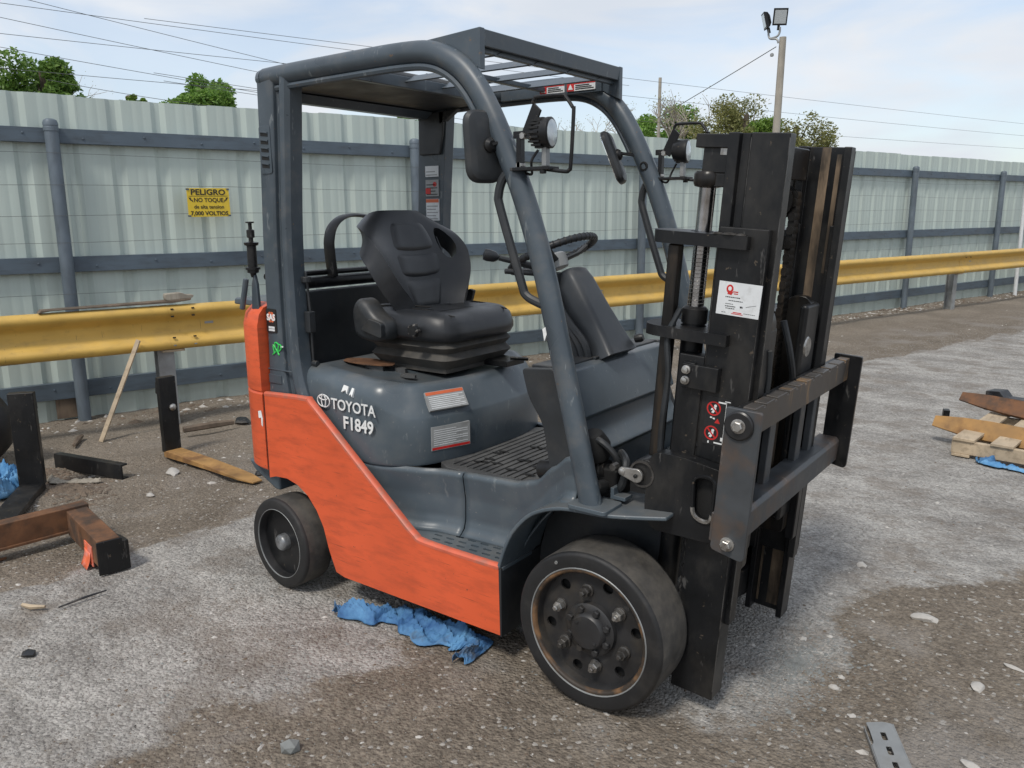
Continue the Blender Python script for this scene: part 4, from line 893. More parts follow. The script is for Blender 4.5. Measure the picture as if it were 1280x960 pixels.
TILT = math.atan(.0676)
TM = Matrix.Translation((.19, 0, .055)) @ Matrix.Rotation(TILT, 4, 'Y')
def mast():
    m = B(TM)
    # outer channels (u, y) open to the inside
    oc = [(0,-.345),(.132,-.345),(.132,-.268),(.112,-.268),(.112,-.318),(.020,-.318),(.020,-.268),(0,-.268)]
    b = B(TM); b.prism(oc, 'z', 0, 1.372); orr, ol = pair('outer_mast_rail', b, M_BLACK, bev=.003)
    # inner rails with a groove on the outside
    ic = [(-.016,-.316),(.014,-.316),(.018,-.300),(.040,-.300),(.046,-.314),(.146,-.314),(.146,-.266),(.124,-.262),(.122,-.296),(.012,-.296),(.012,-.262),(-.016,-.262)]
    b = B(TM); b.prism(ic, 'z', .24, 1.612); ir, il = pair('inner_mast_rail', b, M_BLACK, bev=.003)
    # rubbed strips in the left channel
    b = B(TM); b.box(.050, .078, .2945, .2962, .62, 1.610); b.box(.098, .112, .2945, .2962, 1.22, 1.59); label_part(build('wear_strip', b, M_WEAR, il), 'rubbed rusty strip inside the left mast channel')
    b = B(TM); b.box(.022, .030, .3165, .3182, .02, .5); b.box(.06, .10, .3165, .3182, .02, .5); build('wear_strip', b, M_WEAR, ol)
    for u0, u1, y0, y1, w0, w1, par in ((.1445,.1466,-.3148,-.3105,.26,1.60,ir),(.0455,.0475,-.3146,-.312,.9,1.60,ir),(.1305,.1326,-.3456,-.3425,.03,1.36,orr),(-.0006,.0012,-.3456,-.343,.03,1.36,orr)):
        build('rubbed_edge', B(TM).box(u0, u1, y0, y1, w0, w1), M_EDGE, par)
    build('rubbed_edge', mirror(B(TM).box(.1445, .1466, -.3148, -.3105, .26, 1.60)), M_EDGE, il)
    for y_ in (-.312, -.300): build('weld_seam', B(TM).tube([(-.002+.003*math.sin(i*1.9), y_-.032, .20+i*.012) for i in range(50)], [.0035+.0012*math.sin(i*2.7) for i in range(50)], 5), M_BLACK, orr)
    # cross members
    b = B(TM); b.box(-.010, .030, -.236, .236, 1.505, 1.600); build('inner_top_beam', b, M_BLACK, FK, bev=.004)
    b = B(TM); b.box(-.03, .005, -.245, .245, 1.29, 1.335); build('inner_mid_beam', b, M_BLACK, FK, bev=.004)
    build('outer_cross_beam', B(TM).box(-.05, -.002, -.34, .34, .85, .93), M_BLACK, FK, bev=.005); build('outer_cross_beam', B(TM).box(-.04, -.002, -.34, .34, .06, .16), M_BLACK, FK, bev=.005)
    # upper and lower tie brackets (C shaped, round the cylinders)
    def tie(w0, w1, uf):
        P = roundpoly([(uf,-.366),(uf,-.346),(.0,-.346),(-.035,-.31),(-.035,-.24),(-.105,-.225),(-.118,-.26),(-.118,-.32),(-.150,-.34)][:0] + [(uf,-.372),(uf,-.3455),(-.002,-.3455),(-.002,-.21),(-.15,-.21),(-.200,-.25),(-.200,-.33),(-.165,-.372)], [.004,0,0,.0,.03,.03,.05,.05], 4)
        H = circ(-.073, -.280, .036, 16)
        b = B(TM); b.holed(P, [H], 'z', w0, w1); return b
    tr, tl = pair('upper_tie_bracket', tie(1.318, 1.352, .088), M_BLACK, bev=.003)
    pair('lower_tie_bracket', tie(1.060, 1.090, .062), M_BLACK, bev=.003)
    b = B(TM)
    for u_, w_, s_ in ((.00,1.353,.03),(.035,1.3535,.04),(.065,1.353,.025)): b.lathe([(s_*.6,0),(s_*.4,.004),(0,.006)], (u_,-.358,w_), (0,0,1), 8)
    build('weld_bead', b, M_BOLTD, tr)
    # lift cylinders
    b = B(TM); b.tube([(-.073,-.280,.09),(-.073,-.280,1.115)], .032, 18); cr, clf = pair('lift_cylinder', b, M_BLACK)
    b = B(TM); b.tube([(-.073,-.280,1.10),(-.073,-.280,1.49)], .0225, 18); rr, rl = pair('piston_rod', b, M_CHROME)
    b = B(TM); b.lathe([(.036,-.01),(.036,.03),(.030,.036),(.026,.038)], (-.073,-.280,1.108), (0,0,1), 18); pair('cylinder_gland', b, M_BLACK)
    b = B(TM); b.lathe([(.020,0),(.036,.004),(.040,.012),(.040,.036),(.034,.044),(.014,.046),(.012,.056),(0,.056)], (-.073,-.280,1.468), (0,0,1), 20); pair('rod_cap', b, M_GREASE, ang=40)
    b = B(TM); b.box(-.06, -.014, -.305, -.250, 1.472, 1.508); b.box(-.085, -.0165, -.306, -.246, 1.508, 1.585); b.box(-.105, -.012, -.316, -.235, 1.572, 1.608); pair('cylinder_head_bracket', b, M_BLACK, bev=.003)
    b = B(TM); b.box(-.036,-.018,-.3075,-.305,1.555,1.582); build('bright_weld', b, M_BOLT, FK)
    # spiral film on the lower rod, hose column behind
    b = B(TM); b.tube([(-.073+.0228*math.cos(i*.6), -.280+.0228*math.sin(i*.6), 1.145+i*.0010) for i in range(168)], .0010, 4); build('rod_spiral', b, M_BOLT, rr)
    b = B(TM); b.box(-.142, -.108, -.350, -.314, .70, 1.316); pair('hose_column', b, M_GREASE, bev=.006)
    b = B(TM); b.tube(smooth_path([(-.095,-.33,1.14),(-.115,-.352,1.06),(-.10,-.357,.95),(-.105,-.357,.80),(-.10,-.352,.66)], 5), .009, 8); build('hydraulic_hose', b, M_DARK, FK)
    b = B(TM); b.box(-.075, .0, -.352, -.30, .68, 1.02); build('cylinder_shield', b, M_BLACK, FK, bev=.004)
    b = B(TM); b.box(-.055, .050, -.372, -.3455, .930, .998); b.box(-.055, -.02, -.366, -.30, .996, 1.001); cb = build('clamp_block', b, M_BLACK, FK, bev=.003)
    for w_ in (.982, .952):
        b = B(TM); b.lathe([(.0125,0),(.0125,.006),(.009,.007),(.009,.016),(.0,.018)], (-.040,-.372,w_), (0,-1,0), 12); build('clamp_bolt', b, M_BOLT, cb, ang=25)
    # chains and sheaves
    for y in (-.14, .14):
        b = B(TM); b.lathe([(.052,-.034),(.052,-.028),(.045,-.028),(.045,.028),(.052,.028),(.052,.034)], (-.015, y, 1.44), (0,1,0), 24); sh = build('chain_sheave', b, M_GREASE, FK, ang=30)
        b = B(TM); 
        k = 0; w_ = .62
        while w_ < 1.46:
            dy = .026 if k % 2 else .020
            b.prism(roundpoly([(.026,w_-.013),(.046,w_-.013),(.046,w_+.013),(.026,w_+.013)], .008, 2), 'y', y-dy, y+dy); w_ += .021; k += 1
        ch = build('lift_chain', b, M_GREASE, FK, ang=30)
    # stickers on the right rail
    T = TM @ Matrix(((1,0,0,.092),(0,0,-1,-.3455),(0,1,0,1.186),(0,0,0,1))) @ Matrix.Rotation(R(-1), 4, 'Z') @ Matrix.Scale(.98, 4)
    T = T @ Matrix.Translation((-.018, 0, 0))
    b = B(T); b.box(-.060, .060, -.045, .045, -.001, .0008); sk = build('rail_sticker', b, M_STICK, orr)
    def tx(st, x, y, size, mat, bold=0): 
        o_ = T @ Vector((x, y, .0010)); text('lettering', st, size, frame(o_, T.to_3x3() @ Vector((1,0,0)), T.to_3x3() @ Vector((0,1,0))), mat, sk, bold, 1, .0003, 'CENTER')
    b = B(T); b.prism(circ(-.028,.026,.010,14,.012), 'z', .0005, .0012); b.prism([(-.034,.012),(-.022,.010),(-.018,.018),(-.030,.022)], 'z', .0005, .0014); build('red_emblem', b, M_RED, sk)
    b = B(T); b.prism(circ(-.028,.027,.005,10,.006), 'z', .001, .0016); build('emblem_centre', b, M_STICK, sk)
    b = B(T)
    for x0, x1, y0, h_ in ((-.038,.004,.003,.0025),(-.028,.012,-.006,.0022),(-.036,-.014,-.015,.0016),(-.036,-.006,-.022,.0026),(-.034,-.008,-.0275,.0022),(.006,.014,-.022,.005),(-.044,-.032,-.039,.0016),(.018,.05,-.036,.0012)):
        x = x0
        while x < x1: 
            d = rnd.uniform(.002, .006); b.box(x, min(x+d, x1), y0, y0+h_, .0005, .0012); x += d+.0012
    b.prism([(.022,-.018),(.050,-.010),(.050,-.0092),(.022,-.0170)], 'z', .0005, .0012); build('label_print', b, M_INK, sk)
    b = B(T); b.box(-.016, .016, -.0405, -.0385, .0005, .0012); b.box(-.012,.012,-.037,-.0345,.0005,.0012); b.box(-.018,-.004,.018,.021,.0005,.0012); b.box(-.016,-.004,.013,.0155,.0005,.0012); build('red_print', b, M_RED, sk)
    # prohibition sticker
    T = TM @ Matrix(((1,0,0,.052),(0,0,-1,-.3455),(0,1,0,.845),(0,0,0,1)))
    b = B(T); b.box(-.036, .036, -.068, .068, -.001, .0006); sk = build('prohibition_sticker', b, M_STKBLK, orr)
    for yy in (.036, -.034):
        b = B(T); b.holed(circ(-.012, yy, .0205, 24), [circ(-.012, yy, .0165, 24)], 'z', .0004, .0012); b.prism([(-.025,yy+.010),(-.022,yy+.013),(.001,yy-.010),(-.002,yy-.013)], 'z', .0004, .0016); build('prohibition_ring', b, M_RED, sk)
        b = B(T); b.prism(circ(-.008, yy+.008, .0042, 10), 'z', .0004, .0012); b.prism([(-.013,yy+.004),(-.005,yy+.003),(-.006,yy-.004),(-.012,yy-.013),(-.018,yy-.012),(-.014,yy-.004),(-.020,yy-.006),(-.020,yy-.002)], 'z', .0004, .0012); build('figure_mark', b, M_WHITE, sk)
    b = B(T); b.prism([(-.006,-.004),(.010,-.004),(.002,.010)], 'z', .0004, .0012); build('triangle_mark', b, M_RED, sk)
    b = B(T); b.box(.022,.0235,-.062,.062,.0004,.0012); b.box(-.002,.024,-.062,-.058,.0004,.0012); b.box(.0,.024,.054,.058,.0004,.0012); b.box(.018,.034,.060,.0625,.0004,.0012); b.box(-.020,-.014,.008,.012,.0004,.0012); b.box(-.012,-.006,.006,.010,.0004,.0012); b.box(-.020,-.016,-.064,-.058,.0004,.0012); b.box(.016,.022,-.052,-.042,.0004,.0012); build('outline_mark', b, M_WHITE, sk)
    # mast mount plate with its oval window
    P = roundpoly([(.118,.742),(.135,.792),(.205,.796),(.345,.772),(.345,.560),(.14,.560),(.112,.60)], [.02,.02,.05,.01,.01,.02,.03], 4)
    H = roundpoly([(.262,.628),(.318,.615),(.326,.75),(.262,.748)], .028, 5)
    b = B(); b.holed(P, [H], 'y', -.400, -.352); mp_ = build('mast_mount', b, M_BLACK, FK, bev=.003); build('mast_mount', mirror(b), M_BLACK, FK, bev=.003)
    b = B(); b.tube([(x, -.400, z) for x, z in H], .0055, 6, loop=True); build('window_bead', b, M_BLACK, mp_)
    b = B(); b.tube([(x, -.4025, z) for x, z in H if z < .665], .0065, 6); build('bright_bead', b, M_BOLT, mp_)
    b = B(); b.box(.255, .335, -.375, -.346, .60, .76); build('window_back', b, M_HOLE, mp_)
    # tilt cylinder
    a_, c_ = Vector((.092,-.340,.715)), Vector((-.30,-.320,.640))
    b = B(); b.tube([a_.lerp(c_,.06), a_.lerp(c_,.40)], .020, 12); b.tube([a_.lerp(c_,.35), c_], .032, 14); tc_ = build('tilt_cylinder', b, M_BLACK, FK)
    b = B(); b.lathe([(.042,-.035),(.042,.035)], a_, (0,1,0), 20); b.lathe([(.046,-.055),(.046,-.038)], a_+Vector((.014,0,.004)), (0,1,0), 22); build('rod_eye', b, M_BLACK, tc_, bev=.003)
    b = B(); b.holed(circ(a_.x+.010, a_.z+.006, .040, 24), [circ(a_.x+.010, a_.z+.006, .034, 24)], 'y', -.402, -.385); build('eye_ring', b, M_BOLTD, tc_)
    b = B(); cx, cz = a_.x-.004, a_.z
    keep = [(cx+.021*math.cos(t), cz+.021*math.sin(t)) for t in [R(-105+i*15) for i in range(15)]] + [(cx-.045+.013*math.cos(t), cz+.006+.013*math.sin(t)) for t in [R(105+i*15) for i in range(11)]]
    b.prism(keep, 'y', -.410, -.400); kp = build('pin_keeper', b, M_BOLT, tc_, bev=.002)
    for x_, r_ in ((cx, .006), (cx-.045, .010)):
        b = B(); b.lathe([(r_, 0), (r_, .006), (r_*.6, .008), (0, .008)], (x_, -.409, cz+(0 if x_ == cx else .006)), (0,-1,0), 10); build('keeper_bolt', b, M_BOLT if x_ != cx else M_HOLE, kp)
    b = B(); b.lathe([(.013,0),(.013,.02),(.010,.024),(0,.024)], (a_.x-.082,-.385,a_.z+.010), (0,-1,0), 8); build('grease_fitting', b, M_BOLTD, tc_)

def carriage():
    # side plates
    out = roundpoly([(.130,.545),(.223,.530),(.223,.935),(.130,.935)], [.012,.018,.008,.006], 3)
    b = B(TM); b.prism(out, 'y', -.497, -.482); a_, c_ = pair('carriage_side_plate', b, M_RAW, bev=.002); c_.data.materials[0] = M_BLACK
    for u_, w_, wash in ((.170,.893,True),(.176,.572,False)):
        if wash:
            b = B(TM); b.lathe([(.038,0),(.038,.006),(.034,.009),(.026,.009)], (u_,-.497,w_), (0,-1,0), 28); ws = build('bolt_washer', b, M_STKBLK, a_, ang=30)
        b = B(TM); b.lathe([(.019,.0),(.019,.010 if wash else .004),(.0145,.011 if wash else .005)], (u_,-.497,w_), (0,-1,0), 20); b.lathe([(.0145,.006 if wash else .003),(.0145,.020),(.012,.022),(0,.022)], (u_,-.497,w_), (0,-1,0), 6, a0=.4); build('plate_bolt', b, M_BOLT, a_, ang=25)
    # top bar with fork notches (along y)
    prof = []; b = B(TM); y = -.482
    nts = [-.44,-.36,-.27,-.17,-.09,-.01,.07,.15,.24,.33,.42]
    P = [(-.482,.848),(.482,.848),(.482,.926)]
    for n_ in reversed(nts): P += [(n_+.009,.926),(n_+.009,.918),(n_-.009,.918),(n_-.009,.926)]
    P += [(-.482,.926)]
    b.prism(P, 'x', .150, .184); tb = build('top_bar', b, M_RAW2, FK, bev=.0025)
    b = B(TM); b.box(.128, .1495, -.482, .482, .858, .918); build('top_bar_hook', b, M_BLACK, tb, bev=.003)
    b = B(TM); b.prism([(.118,.560),(.188,.556),(.190,.628),(.180,.640),(.118,.640)], 'y', -.482, .482); build('bottom_bar', b, M_RAW, FK, bev=.003)
    # uprights that carry the rollers
    for y0 in (-.205, .165):
        b = B(TM); b.prism(roundpoly([(.030,.36),(.125,.36),(.125,1.12),(.105,1.155),(.055,1.155),(.030,1.12)], .02, 3), 'y', y0, y0+.040); up_ = build('carriage_upright', b, M_GREASE, FK, bev=.003)
    b = B(TM); b.box(.100, .126, .11, .238, .42, 1.135); build('carriage_backplate', b, M_BLACK, FK, bev=.012, seg=3)
    b = B(TM); b.box(.100, .126, -.238, -.15, .42, 1.10); build('carriage_backplate', b, M_BLACK, FK, bev=.012, seg=3)
    b = B(TM); b.lathe([(.030,-.010),(.034,-.006),(.034,.006),(.030,.010)], (.120, .150, 1.000), (1,0,0), 22); build('guide_roller', b, M_BOLT, FK)
    b = B(TM); b.lathe([(.034,-.010),(.038,-.006),(.038,.006),(.034,.010)], (.100, -.300, 1.27), (0,1,0), 22); build('guide_roller', b, M_BOLT, FK)
    for y0, y1 in ((.10, .150), (-.18, -.13), (.24, .275)): build('carriage_strut', B(TM).box(.128, .150, y0, y1, .635, .86), M_RAW, FK, bev=.003)
    b = B(TM); b.box(.060, .100, -.10, .06, .50, .86); b.box(.09, .115, -.08, -.02, .70, .80); b.box(.09, .12, -.09, -.03, .58, .65); build('hose_manifold', b, M_GREASE, FK, bev=.006)
    b = B(TM).tube(smooth_path([(.148,-.27,1.05),(.150,-.255,.98),(.148,-.25,.93)], 5), .008, 8); build('carriage_hose', b, M_DARK, FK)
    b = B(TM); b.tube(smooth_path([(.10,-.03,1.10),(.13,-.02,1.0),(.135,.02,.9),(.11,.03,.8)], 5), .010, 8); build('carriage_hose', b, M_DARK, FK)
    b = B(TM); b.prism([(.120,.33),(.150,.33),(.150,.56),(.120,.56)], 'y', .21, .25); build('lower_hook', b, M_BLACK, FK, bev=.004)
mast(); carriage()

# ------------------------------------------------------------------ scrap and rubbish on the ground
def rotz(a, x, y, z=0): return Matrix.Translation((x, y, z)) @ Matrix.Rotation(a, 4, 'Z')
def fork(name, label, T, sh, sw, st_, bl, bw, m_sh, m_bl, lump):
    """fork standing on its blade: shank up, blade along +x"""
    t = thing(name, label, 'fork tine', T @ Vector((0, 0, 0)))
    b = B(T); b.loft([[(-st_, -sw/2, z), (0, -sw/2, z), (0, sw/2, z), (-st_, sw/2, z)] for z in (.03, sh*.5, sh)], True); s_ = build('shank', b, m_sh, t, bev=.004)
    b = B(T); rings = []
    for k in range(9):
        f = k/8; x = -st_+.02+f*bl; h = .042*(1-f)+.010*f; wd = bw*(1 if f < .8 else 1-.42*((f-.8)/.2)**2); z0 = .0+.018*math.sin(f*2.5)*.5
        rings.append([(x, -wd/2, z0), (x, wd/2, z0), (x, wd/2, z0+h), (x, -wd/2, z0+h)])
    b.loft(rings, True); build('blade', b, m_bl, t, bev=.003)
    b = B(T); b.prism([(-st_-.022, sh-.10), (-st_, sh-.11), (-st_, sh-.03), (-st_-.012, sh-.03)], 'y', -sw/2+.004, sw/2-.004); build('hook', b, m_sh, t, bev=.002)
    if lump:
        b = B(T); b.lathe([(.020,0),(.022,.012),(.012,.022),(0,.024)], (0, .015, sh*.62), (1,0,0), 8); build('locking_pin', b, M_BOLT, t)
    return t
fork('fork_tine', 'upright black fork tine with an ochre rusty blade behind the forklift', rotz(R(-2), -3.44, .225), .50, .105, .045, .90, .105, M_BLACK, M_RUSTY_YEL, True)
fork('fork_tine', 'upright all-black fork tine standing left beside the blue rag', rotz(R(-38), -3.46, -.60), .545, .125, .05, .72, .12, M_BLACK, M_BLACK, False)
b = B(rotz(R(11.7), -3.79, -.33)); b.prism([(0,.0),(.045,.0),(.045,.012),(.012,.012),(.012,.078),(.045,.078),(.045,.09),(0,.09)], 'x', 0, .56)
mono('steel_channel', b, M_BLACK, 'short black steel channel lying on the dirt between the two fork tines', 'steel channel', bev=.003)
def rusty_frame():
    t = thing('scrap_frame', 'rusty brown steel frame lying on the dirt at the left edge', 'steel frame', (-2.5, -1.0, 0))
    T = rotz(R(-97), -2.60, -.72); b = B(T)
    b.prism([(-.035,.045),(.035,.045),(.035,.16),(-.035,.16)], 'x', 0, 1.25); build('long_beam', b, M_RUST, t, bev=.004)
    b = B(T); b.box(0, 1.25, .0352, .048, .045, .057); build('beam_flange', b, M_RUST, t, bev=.002)
    T = rotz(R(-12), -2.58, -.775); b = B(T); b.box(.0, .49, -.045, .045, .030, .148); build('short_beam', b, M_RUST, t, bev=.004)
    b = B(T); b.box(.491, .50, -.05, .05, .0, .145); build('end_plate', b, M_BLACK, t, bev=.003)
    b = B(T); b.prism([(.36,.0475),(.50,.0475),(.50,.075),(.44,.070)], 'z', .0, .13); build('end_lug', b, M_BLACK, t, bev=.003)
    b = B(T); b.box(.30, .41, -.050, -.046, .012, .10); b.grid(lambda u, v: (.305+.09*u, -.052-.02*v*v, .07-.07*v), 4, 4); label_part(build('survey_tag', b, M_PINK, t, solid=.001), 'fluorescent orange and pink tag hanging off the frame')
    b = B(T); b.tube([(.02,-.30,.0),(.05,-.5,.01),(.02,-.62,.005)], .006, 5); build('loose_rod', b, M_RUST, t)
rusty_frame()
b = B(Matrix.Translation((-4.25, -.62, .26)) @ Matrix.Rotation(R(38), 4, 'Z') @ Matrix.Rotation(R(14), 4, 'X'))
b.lathe([(.16,-.08),(.19,-.09),(.255,-.085),(.275,-.06),(.28,0),(.275,.06),(.255,.085),(.19,.09),(.16,.08),(.15,0),(.16,-.08)], (0,0,0), (0,1,0), 40, cap=False)
mono('tyre', b, M_RUBBER, 'worn black tyre leaning at the left edge behind the black fork', 'tyre', ang=50)

def tri(x): return abs((x % 1.0)*2-1)*2-1
def rag(name, label, spine, width, hgt, mat, seed, nu=110, nv=56):
    """crumpled cloth laid along a spine on the ground: sharp folds, thin ragged edge"""
    sp = smooth_path([(x, y, 0) for x, y in spine], 10); n = len(sp); Ls = sum((sp[i+1]-sp[i]).length for i in range(n-1))
    def fn(u, v):
        k = min(n-1.001, u*(n-1)); i = int(k); p = sp[i].lerp(sp[i+1], k-i); t = (sp[i+1]-sp[i]).normalized(); nn = Vector((-t.y, t.x, 0))
        s = v*2-1; wv = width*(.80+.55*noise.noise((u*5, seed, 1+.3*(s > 0)))+.35*noise.noise((u*13, seed, 4+3*(s > 0))))*min(1, .25+4*min(u, 1-u)**.9)
        c = max(0, 1-abs(s)**2.0); X = u*Ls/.10; Y = s*width/.10
        w1 = noise.noise((X*.8+seed, Y*.8, 0)); w2 = noise.noise((X*.9, Y*.9+seed, 5)); w3 = noise.noise((X*2.3+seed, Y*2.3, 9))
        f = .55*tri(X*.75+Y*.35+w1*1.3+seed)+.35*tri(X*.5-Y*1.1+w2*1.6)+.25*tri(X*1.7+Y*1.5+w1*2)+.22*tri(X*2.9-Y*2.2+w3*1.4)+.12*tri(X*5.1+Y*4.3+w2*2)
        z = hgt*(c**.7)*(.42+.38*w1+.30*f)+.006*w3*(.3+c)
        p = p+nn*(s*wv+.018*w2+.010*f*c)+t*(.030*w1+.014*w3)
        return (p.x, p.y, max(z, .0015+.003*abs(w3))+.002)
    b = B().grid(fn, nu, nv); return mono(name, b, mat, label, 'rag', ang=24, solid=.0015)
rag('blue_rag', 'crumpled blue cloth rag on the asphalt under the orange side panel', [(-1.05,-.585),(-.97,-.52),(-.87,-.46),(-.76,-.46),(-.65,-.46),(-.55,-.44),(-.47,-.48),(-.46,-.56)], .088, .066, M_BLUE, 3, 150, 56)
rag('blue_rag', 'torn pale blue cloth piled beside the black fork at the left', [(-3.75,-.66),(-3.66,-.60),(-3.58,-.70),(-3.45,-.82)], .09, .15, M_BLUE2, 11)
rag('blue_rag', 'bright blue twisted rag on the asphalt below the pallet', [(.60,2.93),(.72,2.90),(.80,2.88),(.95,2.82)], .045, .035, M_BLUE2, 21, 50, 20)
rag('blue_rag', 'blue cloth strip hanging down the front of the pallet', [(.64,2.985),(.66,2.965),(.67,2.94),(.62,2.90)], .022, .06, M_BLUE, 31, 30, 14)
rag('paper_rag', 'dirty white crumpled paper beside the black steel channel', [(-3.62,-.43),(-3.52,-.45),(-3.40,-.36),(-3.30,-.31)], .035, .035, M_WOODG, 41, 40, 16)

def pallet():
    t = thing('pallet', 'pale wooden pallet with steel fork tines stacked on it at right', 'pallet', (.9, 3.4, 0))
    T = rotz(R(-7), .455, 3.0)
    for k in range(3):
        b = B(T); b.box(0, 1.15, k*.40, k*.40+.04, .018, .098); build('stringer', b, M_WOOD, t, bev=.003)
    for k in range(6):
        b = B(T); b.box(k*.205+.005, k*.205+.125, -.012, .86, .0985, .116); build('deck_board', b, M_WOOD, t, bev=.003)
    for k in range(3):
        b = B(T); b.box(k*.5+.005, k*.5+.105, -.005, .86, .0, .0175); build('bottom_board', b, M_WOOD, t, bev=.003)
pallet()
def loose_tine(label, T, L, wd, mat):
    b = B(T); rings = []
    for k in range(8):
        f = k/7; x = f*L; h = .014+.03*min(1, f*1.6); ww = wd*(.55+.45*min(1, f*5)); rings.append([(x, -ww/2, .0), (x, ww/2, .0), (x, ww/2, h), (x, -ww/2, h)])
    b.loft(rings, True); return mono('fork_tine', b, mat, label, 'fork tine', bev=.003)
def tilted(x, y, z, az, rx, ry=0): return Matrix.Translation((x, y, z)) @ Matrix.Rotation(az, 4, 'Z') @ Matrix.Rotation(ry, 4, 'Y') @ Matrix.Rotation(rx, 4, 'X')
loose_tine('ochre rusty fork tine lying across the front of the pallet', tilted(.305, 3.30, .128, R(-13), R(58), R(2)), 1.15, .13, M_RUSTY_YEL)
loose_tine('dark brown rusty fork tine lying behind the ochre one on the pallet', tilted(.375, 3.86, .195, R(-14), R(50), R(5)), 1.15, .12, M_RUST)
b = B(tilted(.30, 3.75, .0, R(-75), 0)); b.prism([(0,0),(.06,0),(.10,.13),(.04,.13)], 'y', -.02, .02); mono('steel_offcut', b, M_BLACK, 'short dark steel offcut propping up the rusty tines by the pallet', 'steel offcut', bev=.003)
def black_boxes():
    b = B(rotz(R(-20), .53, 4.02)); b.prism([(0,.10),(.10,.10),(.13,.20),(.09,.245),(0,.235)], 'y', -.06, .06); b.box(.012,.05,-.066,-.06,.12,.22)
    mono('steel_bracket', b, M_DBLK, 'black angular metal bracket on the pallet behind the brown tine', 'bracket', bev=.006)
    b = B(rotz(R(-12), .66, 3.88)); b.box(0, .17, -.05, .05, .12, .225); b.lathe([(.022,0),(.022,.02)], (.03,-.05,.18), (0,-1,0), 10)
    o = mono('steel_bracket', b, M_DBLK, 'black boxy metal bracket with a bright bolt at the right edge', 'bracket', bev=.008)
    b = B(); b.tube([(.645,3.83,.13),(.66,3.815,.18),(.69,3.82,.20)], .014, 8); mono('steel_hook', b, M_BOLT, 'small bright steel hook against the black boxes on the pallet', 'hook')
black_boxes()
def steel_bracket():
    T = tilted(.738, -.115, .010, R(-66), R(4), R(-3))
    H = [roundpoly([(x, -.007), (x+.042, -.007), (x+.042, .007), (x, .007)], .006, 3) for x in (.045, .115, .185)]
    b = B(T); b.holed(roundpoly([(-.0,-.036),(.03,-.033),(.10,-.034),(.115,-.042),(.26,-.042),(.26,.036),(.0,.036),(-.008,.012)], .006, 2), H, 'z', 0, .0035)
    b.box(0, .26, .036, .039, -.009, .0035); b.box(.02,.25,-.045,-.0425,-.009,.0035)
    mono('slotted_plate', b, M_GALV, 'bent galvanised steel plate with slots on the dirt at bottom right', 'steel plate', bev=.001)
steel_bracket()
def rock(name, label, x, y, s, mat, seed, sq=(1, .75, .5), n=2, cat='stone', group=None, rz=0):
    bm = bmesh.new(); bmesh.ops.create_icosphere(bm, subdivisions=n, radius=1); b = B(rotz(rz, x, y, gz(x, y)))
    vs = []
    for v in bm.verts:
        c = v.co.copy(); k = 1+.42*noise.noise(c*1.3+Vector((seed*3.1, 0, 0)))+.2*noise.noise(c*3+Vector((0, seed, 0))); c *= k
        for d in range(4):   # flat facets
            nn = Vector((math.sin(seed*2+d*2.1), math.cos(seed+d*1.7), math.sin(d*1.3+seed))).normalized(); e = c.dot(nn)-.62
            if e > 0: c -= nn*e*.85
        vs.append((c.x*s*sq[0], c.y*s*sq[1], (c.z*.9+.45)*s*sq[2]))
    b.add(vs, [[v.index for v in f.verts] for f in bm.faces]); bm.free()
    return mono(name, b, mat, label, cat, group, ang=28)
rock('stone', 'large pale stone on the dirt beside the ochre rusty fork blade', -3.12, .02, .055, M_STONE, 1)
rock('stone', 'flat white rectangular stone on dark dirt right of the mast', .719, .671, .050, M_STONE, 2, (1, .55, .28), rz=.2)
rock('stone', 'pointed white stone chip near the right edge of the foreground', .94, .285, .032, M_STONE, 3, (1, .7, .35), rz=1.5)
rock('stone', 'triangular grey stone at the bottom left of the foreground dirt', -.565, -1.18, .036, M_SLATE, 4, (1, .9, .8), 1)
rock('stone', 'round pale pebble beside the gravel patch in front of the mast', .575, .02, .016, M_STONE, 5)
rock('stone', 'pale stone lying on the asphalt just right of the mast foot', .42, 1.02, .024, M_STONE, 6)
rock('stone', 'white stone at the bottom right edge of the foreground', .98, -.15, .030, M_STONE, 7, (1, .6, .4))
rock('stone', 'pale stone on the dirt by the base of the guardrail post', -3.98, .80, .035, M_STONE, 8)
rock('stone', 'small white stone between the fork tines on the dirt', -2.95, -.22, .030, M_STONE, 9, (1.3, .6, .5))
rock('stone', 'white pebble just above the slotted steel plate', .66, -.10, .014, M_STONE, 10)
rock('stone', 'pale stone chip lying at the right edge of the asphalt', 1.02, .48, .026, M_STONE, 12, (1.5, .4, .3), rz=-.2)
rock('dark_clod', 'black clod lying on the dirt between fork and counterweight', -3.86, 1.02, .075, M_DBLK, 13, (1.2, .8, .35), cat='clod')
rock('dark_clod', 'small black clod beside the tip of the ochre fork blade', -2.74, .33, .030, M_DBLK, 14, (1, .9, .8), cat='clod')
rock('black_shard', 'black plastic shard on the asphalt at the lower left edge', -1.70, -1.38, .040, M_DBLK, 15, (1, .6, .4), 1, 'shard')
b = B(); b.tube([(-1.985,-1.195,.012),(-2.03,-1.225,.010),(-2.08,-1.235,.008)], [.006,.010,.008], 5); mono('wood_stick', b, M_WOOD, 'short pale wood stick on the asphalt at the left', 'stick')
b = B(); b.tube([(-1.945,-1.165,.008),(-1.94,-1.07,.012),(-1.935,-.985,.010)], [.003,.005,.003], 5); mono('metal_rod', b, M_DBLK, 'thin dark rod lying on the asphalt left of the rear wheel', 'rod')
b = B(); b.tube([(-3.86,.55,.03),(-3.80,.75,.035),(-3.76,.88,.03)], [.022,.026,.018], 6); mono('wood_stick', b, M_WOODD, 'dark broken stick on the dirt behind the ochre fork tine', 'stick')
